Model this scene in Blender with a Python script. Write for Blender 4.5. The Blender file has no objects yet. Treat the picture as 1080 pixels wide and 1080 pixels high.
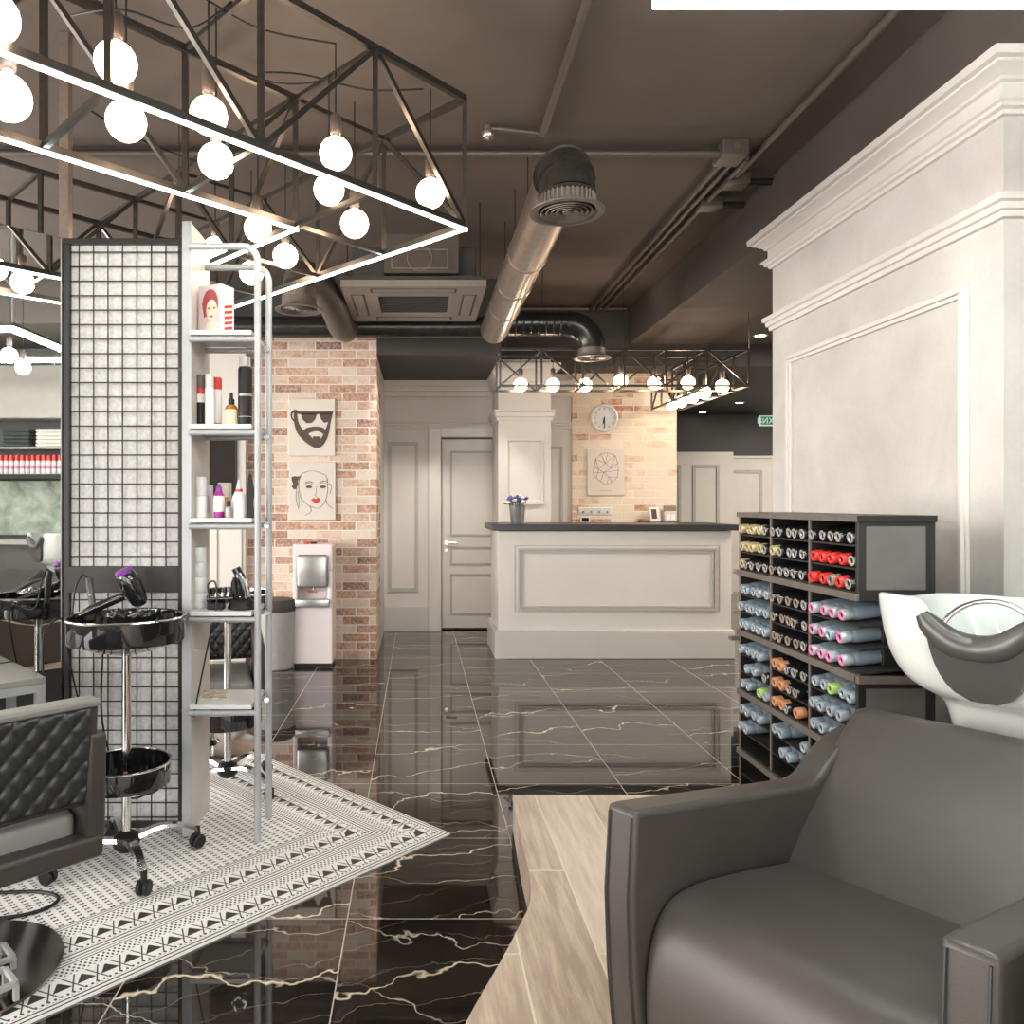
import bpy, bmesh, math, random
from mathutils import Vector, Matrix
random.seed(7)
PI = math.pi
sc = bpy.context.scene
COL = sc.collection
F, CX, CY, H = 808.0, 441.0, 531.0, 1.35


def W(px, py, Y):
    return Vector(((px - CX) * Y / F, Y, H - (py - CY) * Y / F))


# ------------------------------------------------------------------ materials
def new_mat(name):
    m = bpy.data.materials.new(name)
    m.use_nodes = True
    return m, m.node_tree, m.node_tree.nodes['Principled BSDF']


def mth(nt, op, a, b=None, c=None):
    n = nt.nodes.new('ShaderNodeMath')
    n.operation = op
    for i, v in enumerate((a, b, c)):
        if v is None:
            continue
        if isinstance(v, (int, float)):
            n.inputs[i].default_value = v
        else:
            nt.links.new(v, n.inputs[i])
    return n.outputs[0]


def ramp(nt, fac, stops, interp='LINEAR'):
    n = nt.nodes.new('ShaderNodeValToRGB')
    n.color_ramp.interpolation = interp
    el = n.color_ramp.elements
    while len(el) < len(stops):
        el.new(0.5)
    for e, (p, c) in zip(el, stops):
        e.position = p
        e.color = (c[0], c[1], c[2], 1)
    nt.links.new(fac, n.inputs[0])
    return n.outputs[0]


def mix(nt, fac, a, b, mode='MIX'):
    n = nt.nodes.new('ShaderNodeMix')
    n.data_type = 'RGBA'
    n.blend_type = mode
    for i, v in ((0, fac), (6, a), (7, b)):
        if isinstance(v, (int, float)):
            n.inputs[i].default_value = v
        elif isinstance(v, tuple):
            n.inputs[i].default_value = (v[0], v[1], v[2], 1)
        else:
            nt.links.new(v, n.inputs[i])
    return n.outputs[2]


def position(nt):
    return nt.nodes.new('ShaderNodeNewGeometry').outputs['Position']


def objco(nt):
    return nt.nodes.new('ShaderNodeTexCoord').outputs['Object']


def sep(nt, v):
    n = nt.nodes.new('ShaderNodeSeparateXYZ')
    nt.links.new(v, n.inputs[0])
    return n.outputs


def comb(nt, x, y, z):
    n = nt.nodes.new('ShaderNodeCombineXYZ')
    for i, v in enumerate((x, y, z)):
        if isinstance(v, (int, float)):
            n.inputs[i].default_value = v
        else:
            nt.links.new(v, n.inputs[i])
    return n.outputs[0]


def noise(nt, vec, scale, detail=4, rough=.55, dist=0):
    n = nt.nodes.new('ShaderNodeTexNoise')
    n.inputs['Scale'].default_value = scale
    n.inputs['Detail'].default_value = detail
    n.inputs['Roughness'].default_value = rough
    n.inputs['Distortion'].default_value = dist
    nt.links.new(vec, n.inputs['Vector'])
    return n.outputs['Fac']


def bump(nt, b, h, strength=.2, dist=.01):
    n = nt.nodes.new('ShaderNodeBump')
    n.inputs['Strength'].default_value = strength
    n.inputs['Distance'].default_value = dist
    nt.links.new(h, n.inputs['Height'])
    nt.links.new(n.outputs[0], b.inputs['Normal'])


def plain(name, col, rough=.5, metal=0.0, var=.06, scale=12, spec=.5, coat=0.0, bmp=0.0, bscale=200):
    """principled paint / plastic / metal with a slight procedural mottling"""
    m, nt, b = new_mat(name)
    v = objco(nt)
    f = noise(nt, v, scale, 3)
    lo = tuple(max(0, c * (1 - var)) for c in col)
    hi = tuple(min(1, c * (1 + var)) for c in col)
    c = ramp(nt, f, [(.3, lo), (.7, hi)])
    nt.links.new(c, b.inputs['Base Color'])
    b.inputs['Roughness'].default_value = rough
    b.inputs['Metallic'].default_value = metal
    b.inputs['Specular IOR Level'].default_value = spec
    if coat:
        b.inputs['Coat Weight'].default_value = coat
        b.inputs['Coat Roughness'].default_value = .04
    if bmp:
        bump(nt, b, noise(nt, v, bscale, 2), bmp, .002)
    return m


def emis(name, col, s, base=(.9, .9, .9)):
    m, nt, b = new_mat(name)
    b.inputs['Base Color'].default_value = (*base, 1)
    b.inputs['Emission Color'].default_value = (*col, 1)
    b.inputs['Emission Strength'].default_value = s
    b.inputs['Roughness'].default_value = .3
    return m


def glassy(name, col, rough=.02, ior=1.45, alpha=.75):
    m, nt, b = new_mat(name)
    b.inputs['Base Color'].default_value = (*col, 1)
    b.inputs['Roughness'].default_value = rough
    b.inputs['IOR'].default_value = ior
    b.inputs['Transmission Weight'].default_value = alpha
    return m


def brick_mat(name, stops, mortar, seed=0.0):
    m, nt, b = new_mat(name)
    p = sep(nt, position(nt))
    # wall runs along x or along y: x + y keeps both faces bricked
    xy = mth(nt, 'ADD', p[0], p[1])
    vec = comb(nt, mth(nt, 'ADD', xy, seed), p[2], 0.0)
    t = nt.nodes.new('ShaderNodeTexBrick')
    t.offset = .5
    t.inputs['Color1'].default_value = (0, 0, 0, 1)
    t.inputs['Color2'].default_value = (1, 1, 1, 1)
    t.inputs['Mortar'].default_value = (.5, .5, .5, 1)
    t.inputs['Scale'].default_value = 1
    t.inputs['Mortar Size'].default_value = .006
    t.inputs['Mortar Smooth'].default_value = .3
    t.inputs['Brick Width'].default_value = .235
    t.inputs['Row Height'].default_value = .0745
    nt.links.new(vec, t.inputs['Vector'])
    n1 = noise(nt, comb(nt, mth(nt, 'ADD', xy, mth(nt, 'MULTIPLY', t.outputs['Color'], 17.0)), mth(nt, 'MULTIPLY', p[2], 1.6), seed), 7, 6, .7)
    n2 = noise(nt, vec, 45, 4, .6)
    val = mth(nt, 'ADD', mth(nt, 'MULTIPLY', t.outputs['Color'], .42), mth(nt, 'MULTIPLY', n1, .58))
    c = ramp(nt, val, stops)
    white = ramp(nt, n2, [(.42, (0, 0, 0)), (.68, (1, 1, 1))])
    c = mix(nt, mth(nt, 'MULTIPLY', white, .5), c, mortar)
    c = mix(nt, t.outputs['Fac'], c, mortar)
    nt.links.new(c, b.inputs['Base Color'])
    b.inputs['Roughness'].default_value = .85
    hgt = mth(nt, 'ADD', mth(nt, 'MULTIPLY', t.outputs['Fac'], -1.0), mth(nt, 'MULTIPLY', n2, .4))
    bump(nt, b, hgt, .5, .006)
    return m


def marble_mat():
    m, nt, b = new_mat('black_marble')
    p = sep(nt, position(nt))
    tx = mth(nt, 'DIVIDE', mth(nt, 'SUBTRACT', p[0], .37), .6)
    ty = mth(nt, 'DIVIDE', mth(nt, 'SUBTRACT', p[1], 2.49), .6)
    ix, iy = mth(nt, 'FLOOR', tx), mth(nt, 'FLOOR', ty)
    wn = nt.nodes.new('ShaderNodeTexWhiteNoise')
    nt.links.new(comb(nt, ix, iy, 0.0), wn.inputs['Vector'])
    rnd = sep(nt, wn.outputs['Color'])
    qx = mth(nt, 'ADD', p[0], mth(nt, 'MULTIPLY', rnd[0], 9.0))
    qy = mth(nt, 'ADD', p[1], mth(nt, 'MULTIPLY', rnd[1], 9.0))

    def veins(freq, slope, warp, wscale, width, k):
        # wandering, roughly parallel veins: lines of constant y displaced by noise
        w = noise(nt, comb(nt, qx, qy, k), wscale, 5, .54)
        t = mth(nt, 'ADD', mth(nt, 'MULTIPLY', mth(nt, 'ADD', qy, mth(nt, 'MULTIPLY', qx, slope)), freq), mth(nt, 'MULTIPLY', w, warp))
        d = mth(nt, 'ABSOLUTE', mth(nt, 'SUBTRACT', mth(nt, 'FRACT', t), .5))
        wv = mth(nt, 'MULTIPLY', noise(nt, comb(nt, qx, qy, k + 3.0), 4.0, 2), width * 2)
        return mth(nt, 'MAXIMUM', 0.0, mth(nt, 'SUBTRACT', 1.0, mth(nt, 'DIVIDE', d, wv)))

    def mask(scale, k, lo, hi, floor):
        return ramp(nt, noise(nt, comb(nt, qx, mth(nt, 'MULTIPLY', qy, 2.0), k), scale, 2), [(lo, (floor,) * 3), (hi, (1, 1, 1))])
    big = mth(nt, 'MULTIPLY', veins(2.2, -.22, 1.7, 1.5, .015, 0.0), mask(1.2, 11.0, .36, .50, .18))
    med = mth(nt, 'MULTIPLY', veins(3.6, .22, 2.3, 1.7, .014, 5.0), mask(1.8, 13.0, .40, .58, .08))
    fine = mth(nt, 'MULTIPLY', veins(8.0, -.3, 3.2, 2.2, .022, 8.0), mask(2.4, 17.0, .38, .62, .10))
    base = ramp(nt, noise(nt, comb(nt, qx, qy, 2.0), 3.0, 5, .65), [(.35, (.008, .0065, .006)), (.7, (.032, .024, .019))])
    c = mix(nt, mth(nt, 'MULTIPLY', fine, .45), base, (.42, .34, .27))
    c = mix(nt, mth(nt, 'MULTIPLY', med, .75), c, (.66, .57, .47))
    c = mix(nt, big, c, (.80, .67, .50))
    gx = mth(nt, 'ABSOLUTE', mth(nt, 'SUBTRACT', mth(nt, 'SUBTRACT', tx, ix), .5))
    gy = mth(nt, 'ABSOLUTE', mth(nt, 'SUBTRACT', mth(nt, 'SUBTRACT', ty, iy), .5))
    g = mth(nt, 'GREATER_THAN', mth(nt, 'MAXIMUM', gx, gy), .4968)
    c = mix(nt, g, c, (.45, .38, .32))
    nt.links.new(c, b.inputs['Base Color'])
    nt.links.new(mth(nt, 'ADD', .03, mth(nt, 'MULTIPLY', g, .4)), b.inputs['Roughness'])
    b.inputs['IOR'].default_value = 1.95
    return m


def rug_mat():
    m, nt, b = new_mat('patterned_rug')
    p = sep(nt, position(nt))
    u = mth(nt, 'MULTIPLY', mth(nt, 'ADD', p[0], p[1]), .70711)
    v = mth(nt, 'MULTIPLY', mth(nt, 'SUBTRACT', p[1], p[0]), .70711)
    a = mth(nt, 'SUBTRACT', 2.3023, u)
    bb = mth(nt, 'SUBTRACT', v, 2.1171)
    a2, b2 = mth(nt, 'SUBTRACT', 2.4, a), mth(nt, 'SUBTRACT', 2.4, bb)
    da, db = mth(nt, 'MINIMUM', a, a2), mth(nt, 'MINIMUM', bb, b2)
    d = mth(nt, 'MINIMUM', da, db)
    sel = mth(nt, 'LESS_THAN', da, db)
    s = mth(nt, 'ADD', mth(nt, 'MULTIPLY', sel, bb), mth(nt, 'MULTIPLY', mth(nt, 'SUBTRACT', 1.0, sel), a))
    q = mth(nt, 'FRACT', mth(nt, 'DIVIDE', d, .2))
    pp = mth(nt, 'FRACT', mth(nt, 'DIVIDE', s, .0667))
    c0 = mth(nt, 'ABSOLUTE', mth(nt, 'SUBTRACT', pp, .5))      # 0 centre .. .5 edge

    def between(x, lo, hi):
        return mth(nt, 'MULTIPLY', mth(nt, 'GREATER_THAN', x, lo), mth(nt, 'LESS_THAN', x, hi))

    def orr(*xs):
        r = xs[0]
        for x in xs[1:]:
            r = mth(nt, 'MAXIMUM', r, x)
        return r
    lines = orr(between(q, .03, .06), between(q, .11, .14), between(q, .9, .925), between(q, .965, .985))
    # triangles
    tri = mth(nt, 'MULTIPLY', between(q, .36, .55), mth(nt, 'LESS_THAN', c0, mth(nt, 'MULTIPLY', mth(nt, 'SUBTRACT', .57, q), 1.9)))
    # curved crosses between the triangles
    e = mth(nt, 'SUBTRACT', .5, c0)
    arc = mth(nt, 'ABSOLUTE', mth(nt, 'SUBTRACT', e, mth(nt, 'MULTIPLY', mth(nt, 'ABSOLUTE', mth(nt, 'SUBTRACT', q, .42)), 1.3)))
    crs = mth(nt, 'MULTIPLY', between(q, .22, .62), mth(nt, 'LESS_THAN', arc, .035))
    # small florets
    fl = mth(nt, 'MULTIPLY', mth(nt, 'SINE', mth(nt, 'MULTIPLY', pp, 25.13)), mth(nt, 'SINE', mth(nt, 'MULTIPLY', q, 50.0)))
    flo = mth(nt, 'MULTIPLY', between(q, .66, .87), mth(nt, 'GREATER_THAN', fl, .28))
    flo2 = mth(nt, 'MULTIPLY', between(q, .17, .25), mth(nt, 'GREATER_THAN', fl, .25))
    border = orr(lines, tri, crs, flo, flo2)
    # field
    fa = mth(nt, 'FRACT', mth(nt, 'DIVIDE', a, .0333))
    fb = mth(nt, 'FRACT', mth(nt, 'DIVIDE', bb, .0222))
    fb2 = mth(nt, 'ABSOLUTE', mth(nt, 'SUBTRACT', fb, .5))
    fa2 = mth(nt, 'ABSOLUTE', mth(nt, 'SUBTRACT', fa, .5))
    dash = mth(nt, 'MULTIPLY', mth(nt, 'LESS_THAN', fa2, .24), mth(nt, 'LESS_THAN', fb2, mth(nt, 'ADD', .12, mth(nt, 'MULTIPLY', fa2, .7))))
    seam = mth(nt, 'LESS_THAN', mth(nt, 'FRACT', mth(nt, 'DIVIDE', bb, .2)), .02)
    field = orr(dash, mth(nt, 'MULTIPLY', seam, .6))
    inner = mth(nt, 'GREATER_THAN', d, .4)
    pat = mth(nt, 'ADD', mth(nt, 'MULTIPLY', inner, field), mth(nt, 'MULTIPLY', mth(nt, 'SUBTRACT', 1.0, inner), border))
    nz = noise(nt, position(nt), 60, 3)
    whitec = ramp(nt, nz, [(.3, (.78, .765, .745)), (.7, (.88, .865, .845))])
    c = mix(nt, pat, whitec, (.035, .034, .034))
    nt.links.new(c, b.inputs['Base Color'])
    b.inputs['Roughness'].default_value = .45
    return m


def wood_mat(name='oak_plank_floor'):
    m, nt, b = new_mat(name)
    p = sep(nt, position(nt))
    vec = comb(nt, p[1], mth(nt, 'SUBTRACT', p[0], .06), 0.0)
    t = nt.nodes.new('ShaderNodeTexBrick')
    t.offset = .37
    t.inputs['Color1'].default_value = (0, 0, 0, 1)
    t.inputs['Color2'].default_value = (1, 1, 1, 1)
    t.inputs['Mortar'].default_value = (.5, .5, .5, 1)
    t.inputs['Scale'].default_value = 1
    t.inputs['Mortar Size'].default_value = .003
    t.inputs['Brick Width'].default_value = 1.2
    t.inputs['Row Height'].default_value = .2
    nt.links.new(vec, t.inputs['Vector'])
    g = noise(nt, comb(nt, mth(nt, 'MULTIPLY', p[0], 22.0), mth(nt, 'ADD', mth(nt, 'MULTIPLY', p[1], 2.2), mth(nt, 'MULTIPLY', t.outputs['Color'], 9.0)), p[2]), 1.6, 6, .65, .15)
    k = mth(nt, 'ADD', mth(nt, 'MULTIPLY', g, .75), mth(nt, 'MULTIPLY', t.outputs['Color'], .25))
    c = ramp(nt, k, [(.34, (.38, .285, .222)), (.5, (.56, .445, .362)), (.68, (.68, .57, .485))])
    c = mix(nt, t.outputs['Fac'], c, (.70, .60, .50))
    nt.links.new(c, b.inputs['Base Color'])
    b.inputs['Roughness'].default_value = .38
    return m


def plaster_mat(name, lo, hi, scale=1.6, rough=.6):
    m, nt, b = new_mat(name)
    v = position(nt)
    n1 = noise(nt, v, scale, 5, .6, .4)
    n2 = noise(nt, v, 60, 3)
    k = mth(nt, 'ADD', mth(nt, 'MULTIPLY', n1, .85), mth(nt, 'MULTIPLY', n2, .15))
    nt.links.new(ramp(nt, k, [(.32, lo), (.68, hi)]), b.inputs['Base Color'])
    b.inputs['Roughness'].default_value = rough
    bump(nt, b, n2, .06, .003)
    return m


M = {}
M['marble'] = marble_mat()
M['rug'] = rug_mat()
M['oak'] = wood_mat()
M['plaster'] = plaster_mat('column_plaster', (.44, .41, .38), (.58, .55, .52), 2.2)
M['cream'] = plaster_mat('cream_wall_paint', (.59, .55, .51), (.65, .61, .57), 1.0)
M['creamgloss'] = plain('cream_joinery_paint', (.62, .58, .53), .35, var=.03, scale=3)
M['greyplinth'] = plain('grey_plinth_paint', (.50, .485, .455), .4, var=.03, scale=3)
M['panelline'] = plain('grey_moulding_paint', (.40, .38, .35), .45, var=.05)
M['ceiling'] = plaster_mat('brown_ceiling_paint', (.088, .067, .056), (.122, .094, .079), .9, .75)
M['beam'] = plaster_mat('brown_beam_paint', (.066, .052, .046), (.086, .069, .061), .9, .75)
M['darkwall'] = plaster_mat('charcoal_wall_paint', (.050, .048, .048), (.062, .060, .060), 1.0, .6)
M['blackceil'] = plaster_mat('black_ceiling_paint', (.030, .027, .025), (.042, .038, .035), .9, .6)
M['brickL'] = brick_mat('washed_red_brick', [(.22, (.68, .58, .50)), (.40, (.62, .48, .38)), (.50, (.54, .35, .245)), (.61, (.40, .19, .12)), (.74, (.18, .10, .08))], (.72, .64, .57))
M['brickR'] = brick_mat('pale_washed_brick', [(.25, (.72, .62, .51)), (.56, (.70, .56, .44)), (.66, (.60, .40, .28)), (.74, (.42, .15, .08))], (.76, .67, .55), 3.3)
M['steel'] = plain('dark_brushed_steel', (.085, .075, .068), .3, .85, .15, 30)
M['steel_light'] = plain('brown_steel_post', (.25, .20, .17), .4, .6, .1, 30)
M['led'] = emis('led_strip', (.74, 1.0, .95), 20)
M['ledframe'] = emis('bright_led_tube', (.9, 1.0, .97), 80)
M['globe'] = emis('glowing_opal_glass', (1.0, .76, .52), 26)
M['spot'] = emis('downlight_lens', (1.0, .95, .85), 30)
M['black'] = plain('matt_black_plastic', (.009, .0085, .0085), .45, spec=.35)
M['socket'] = plain('brown_lamp_socket', (.07, .05, .042), .4)
M['glossblack'] = plain('gloss_black_plastic', (.010, .010, .011), .06, coat=.6)
M['chrome'] = plain('polished_chrome', (.66, .65, .64), .17, 1.0, .03)
M['discmetal'] = plain('satin_dark_metal', (.34, .32, .30), .16, 1.0, .05)
M['galv'] = plain('galvanised_duct', (.40, .345, .295), .28, .9, .12, 20)
M['ductblack'] = plain('black_painted_duct', (.028, .025, .023), .24, .2, .2, 20)
M['diffuser'] = plain('bronze_air_diffuser', (.16, .135, .115), .4, .35)
M['conduit'] = plain('brown_painted_pipe', (.10, .081, .070), .45, .3)
M['acpanel'] = plain('taupe_ac_panel', (.27, .225, .19), .5)
M['acdark'] = plain('dark_ac_grille', (.045, .04, .037), .6)
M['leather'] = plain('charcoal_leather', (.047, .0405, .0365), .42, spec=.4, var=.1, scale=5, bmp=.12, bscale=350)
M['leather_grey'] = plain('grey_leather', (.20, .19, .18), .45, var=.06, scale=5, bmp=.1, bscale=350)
M['quilt'] = plain('black_quilted_leather', (.020, .021, .021), .38, var=.1, bmp=.1, bscale=350)
M['ceramic'] = plain('white_ceramic', (.63, .65, .635), .08, var=.01, coat=.5)
M['rubber'] = plain('black_rubber_gel', (.055, .052, .05), .32)
M['white'] = plain('white_plastic', (.80, .79, .78), .3, var=.02)
M['whitemetal'] = plain('light_grey_metal', (.37, .38, .395), .33, .15, .04)
M['shelfwhite'] = plain('white_shelf_board', (.62, .62, .62), .35, var=.03)
M['sidepanel'] = plain('warm_grey_laminate', (.50, .46, .42), .45, var=.07, scale=6)
M['meshwire'] = plain('black_mesh_wire', (.012, .012, .012), .4, .3)
M['meshframe'] = plain('taupe_mesh_frame', (.030, .027, .0255), .42, .4)
M['board'] = plaster_mat('white_felt_board', (.46, .45, .445), (.66, .65, .645), 55, .9)
M['rackwood'] = plain('black_brown_laminate', (.015, .0135, .0125), .42, var=.2, scale=25)
M['rackedge'] = plain('taupe_laminate_edge', (.11, .092, .08), .45, var=.15, scale=25)
M['rackglass'] = plain('smoked_grey_panel', (.115, .107, .103), .25, var=.05)
M['worktop'] = plain('black_worktop', (.028, .028, .030), .35, var=.1)
M['mirror'] = plain('mirror_silver', (.88, .9, .88), .01, 1.0, .005)
M['pinkwhite'] = plain('pinkish_white_plastic', (.76, .67, .68), .25, var=.01, coat=.3)
M['silver'] = plain('silver_plastic', (.42, .41, .40), .25, .7)
M['canvas'] = plain('cream_canvas', (.64, .57, .50), .8, var=.03, scale=80)
M['ink'] = plain('dark_brown_print', (.085, .060, .045), .8)
M['inkgrey'] = plain('grey_ink_line', (.22, .19, .17), .8)
M['red'] = plain('red_plastic', (.62, .035, .03), .3)
M['pink'] = plain('pink_plastic', (.66, .20, .36), .3)
M['gold'] = plain('pale_gold_plastic', (.50, .41, .23), .35, .2)
M['orange'] = plain('orange_plastic', (.50, .23, .11), .35)
M['tan'] = plain('tan_plastic', (.26, .20, .155), .35)
M['green'] = plain('lime_green_plastic', (.34, .52, .14), .35)
M['bluegrey'] = plain('blue_grey_plastic', (.22, .28, .335), .28, .1)
M['silvercap'] = plain('silver_cap', (.42, .47, .51), .25, .3)
M['greyring'] = plain('grey_cap_ring', (.36, .34, .32), .3, .3)
M['purple'] = plain('purple_plastic', (.20, .03, .27), .3)
M['magenta'] = plain('magenta_plastic', (.30, .02, .22), .3)
M['amber'] = glassy('amber_glass', (.75, .30, .04), .05, 1.45, .6)
M['clear'] = glassy('clear_cap', (.92, .9, .88), .12, 1.45, .7)
M['label'] = plain('cream_paper_label', (.72, .62, .42), .7)
M['skin'] = plain('printed_skin_tone', (.78, .55, .42), .6)
M['hair'] = plain('printed_red_hair', (.30, .045, .05), .6)
M['boxgrey'] = plain('mauve_grey_print', (.52, .44, .47), .6)
M['towelgrey'] = plain('dark_grey_towel', (.035, .038, .037), .95, var=.25, scale=60, bmp=.5)
M['towelwhite'] = plain('white_towel', (.74, .70, .66), .95, var=.08, scale=60, bmp=.5)
M['cabinet'] = plain('beige_cabinet_front', (.40, .37, .34), .4, var=.03)
M['mural'] = plaster_mat('sage_grey_mural', (.10, .12, .095), (.42, .47, .39), 6, .6)
M['signgreen'] = emis('exit_sign_green', (.02, .30, .13), .45, (.01, .12, .05))
M['signwhite'] = emis('exit_sign_white', (.8, .95, .85), .45, (.5, .55, .5))
M['leaf'] = plain('dark_flower_leaf', (.04, .06, .04), .6)
M['petalw'] = plain('white_petal', (.75, .7, .7), .6)
M['petalb'] = plain('blue_violet_petal', (.10, .09, .35), .6)
M['bin'] = plain('grey_bin_plastic', (.34, .325, .32), .4)
M['tabletop'] = plain('grey_table_top', (.24, .225, .21), .4)
M['screen'] = plain('dark_brown_panel', (.022, .017, .014), .7, spec=.15)
M['paper'] = plain('printed_paper', (.55, .48, .40), .6, var=.5, scale=25)


# ------------------------------------------------------------------ mesh builder
class MB:
    def __init__(self, M4=None):
        self.bm = bmesh.new()
        self.M = M4 or Matrix.Identity(4)
        self.mi = 0

    def v(self, p):
        return self.bm.verts.new(self.M @ Vector(p))

    def f(self, vs):
        try:
            fc = self.bm.faces.new(vs)
            fc.material_index = self.mi
            return fc
        except ValueError:
            return None

    def box(self, x0, x1, y0, y1, z0, z1, bev=0.0, seg=2):
        vs = [self.v((x, y, z)) for z in (z0, z1) for y in (y0, y1) for x in (x0, x1)]
        fs = [self.f([vs[i] for i in q]) for q in ((0, 2, 3, 1), (4, 5, 7, 6), (0, 1, 5, 4), (2, 6, 7, 3), (0, 4, 6, 2), (1, 3, 7, 5))]
        if bev:
            es = list({e for fc in fs for e in fc.edges})
            bmesh.ops.bevel(self.bm, geom=es, offset=bev, segments=seg, affect='EDGES', profile=.5)
        return self

    def tube(self, pts, r, n=10, closed=False, caps=True, phase=0.0):
        pts = [Vector(p) for p in pts]
        k = len(pts)
        rs = r if isinstance(r, (list, tuple)) else [r] * k
        rings = []
        up = None
        for i, p in enumerate(pts):
            if closed:
                t = pts[(i + 1) % k] - pts[i - 1]
            else:
                t = pts[min(i + 1, k - 1)] - pts[max(i - 1, 0)]
            if t.length < 1e-9:
                t = Vector((0, 0, 1))
            t.normalize()
            if up is None:
                ref = Vector((0, 0, 1)) if abs(t.z) < .9 else Vector((0, 1, 0))
                up = (ref - t * ref.dot(t)).normalized()
            else:
                up = (up - t * up.dot(t))
                if up.length < 1e-6:
                    ref = Vector((1, 0, 0))
                    up = ref - t * ref.dot(t)
                up.normalize()
            side = t.cross(up)
            sc_ = 1.0
            if 0 < i < k - 1 or closed:
                d1 = (p - pts[i - 1]).normalized()
                cc = max(.3, d1.dot(t))
                sc_ = 1.0 / cc if n == 4 else 1.0
            rings.append([self.v(p + (up * math.cos(a) + side * math.sin(a)) * rs[i] * (sc_ if n == 4 else 1))
                          for a in [phase + 2 * PI * j / n for j in range(n)]])
        for i in range(k if closed else k - 1):
            a, b = rings[i], rings[(i + 1) % k]
            for j in range(n):
                self.f([a[j], a[(j + 1) % n], b[(j + 1) % n], b[j]])
        if caps and not closed:
            self.f(rings[0][::-1])
            self.f(rings[-1])
        return self

    def bar(self, p, q, w=.02):
        return self.tube([p, q], w * .7071, 4, phase=PI / 4)

    def lathe(self, prof, n=24, at=(0, 0, 0), axis=None, capb=True, capt=True):
        R = Matrix.Identity(4)
        if axis is not None:
            R = Vector((0, 0, 1)).rotation_difference(Vector(axis)).to_matrix().to_4x4()
        T = Matrix.Translation(Vector(at)) @ R
        rings = []
        for r, z in prof:
            if r < 1e-6:
                rings.append([self.v(T @ Vector((0, 0, z)))])
            else:
                rings.append([self.v(T @ Vector((r * math.cos(2 * PI * j / n), r * math.sin(2 * PI * j / n), z))) for j in range(n)])
        for a, b in zip(rings, rings[1:]):
            for j in range(n):
                j2 = (j + 1) % n
                if len(a) == 1 and len(b) == 1:
                    continue
                if len(a) == 1:
                    self.f([a[0], b[j2], b[j]])
                elif len(b) == 1:
                    self.f([a[j], a[j2], b[0]])
                else:
                    self.f([a[j], a[j2], b[j2], b[j]])
        if capb and len(rings[0]) > 1:
            self.f(rings[0][::-1])
        if capt and len(rings[-1]) > 1:
            self.f(rings[-1])
        return self

    def sphere(self, c, r, n=20, m=12, sx=1, sy=1, sz=1):
        T = Matrix.Translation(Vector(c)) @ Matrix.Diagonal((sx, sy, sz, 1))
        old = self.M
        self.M = old @ T
        self.lathe([(r * math.sin(PI * i / m), -r * math.cos(PI * i / m)) for i in range(m + 1)], n)
        self.M = old
        return self

    def prism(self, poly, fn, h0, h1):
        """poly: 2-D points; fn(a, b, h) -> 3-D"""
        a = [self.v(fn(p[0], p[1], h0)) for p in poly]
        b = [self.v(fn(p[0], p[1], h1)) for p in poly]
        k = len(poly)
        self.f(a[::-1])
        self.f(b)
        for i in range(k):
            self.f([a[i], a[(i + 1) % k], b[(i + 1) % k], b[i]])
        return self

    def rings(self, rings, close=True, capb=True, capt=True):
        vr = [[self.v(p) for p in r] for r in rings]
        n = len(vr[0])
        for a, b in zip(vr, vr[1:]):
            for j in range(n if close else n - 1):
                self.f([a[j], a[(j + 1) % n], b[(j + 1) % n], b[j]])
        if capb:
            self.f(vr[0][::-1])
        if capt:
            self.f(vr[-1])
        return self

    def rect_sweep(self, x0, x1, y0, y1, prof):
        rr = [[(x0 - p, y0 - p, z), (x1 + p, y0 - p, z), (x1 + p, y1 + p, z), (x0 - p, y1 + p, z)] for p, z in prof]
        return self.rings(rr)

    def frame_xz(self, x0, x1, z0, z1, y0, y1, w):
        """rectangular picture-rail frame standing in the xz plane"""
        self.box(x0, x1, y0, y1, z0, z0 + w)
        self.box(x0, x1, y0, y1, z1 - w, z1)
        self.box(x0, x0 + w, y0, y1, z0 + w, z1 - w)
        self.box(x1 - w, x1, y0, y1, z0 + w, z1 - w)
        return self

    def obj(self, name, mats, parent=None, smooth=True, ang=38, bevel=0.0, bseg=2, subsurf=0):
        me = bpy.data.meshes.new(name)
        bmesh.ops.recalc_face_normals(self.bm, faces=self.bm.faces[:])
        self.bm.to_mesh(me)
        self.bm.free()
        for mt in (mats if isinstance(mats, (list, tuple)) else [mats]):
            me.materials.append(M[mt] if isinstance(mt, str) else mt)
        if smooth:
            me.polygons.foreach_set('use_smooth', [True] * len(me.polygons))
            me.set_sharp_from_angle(angle=math.radians(ang))
        o = bpy.data.objects.new(name, me)
        COL.objects.link(o)
        if parent is not None:
            o.parent = parent
        if bevel:
            md = o.modifiers.new('bevel', 'BEVEL')
            md.width = bevel
            md.segments = bseg
            md.limit_method = 'ANGLE'
            md.angle_limit = math.radians(40)
            md.harden_normals = False
        if subsurf:
            md = o.modifiers.new('sub', 'SUBSURF')
            md.levels = md.render_levels = subsurf
        return o


def tag(o, label, cat, group=None, kind=None):
    if label:
        o['label'] = label
    if cat:
        o['category'] = cat
    if group:
        o['group'] = group
    if kind:
        o['kind'] = kind
    return o


def thing(name, label, cat, loc=(0, 0, 0), rz=0.0, group=None):
    o = bpy.data.objects.new(name, None)
    o.empty_display_size = .1
    COL.objects.link(o)
    o.location = loc
    o.rotation_euler = (0, 0, rz)
    return tag(o, label, cat, group)


def struct(name, mb, mats, **kw):
    o = mb.obj(name, mats, **kw)
    o['kind'] = 'structure'
    return o


def kids(o):
    return [c for c in list(o.children)]


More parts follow.
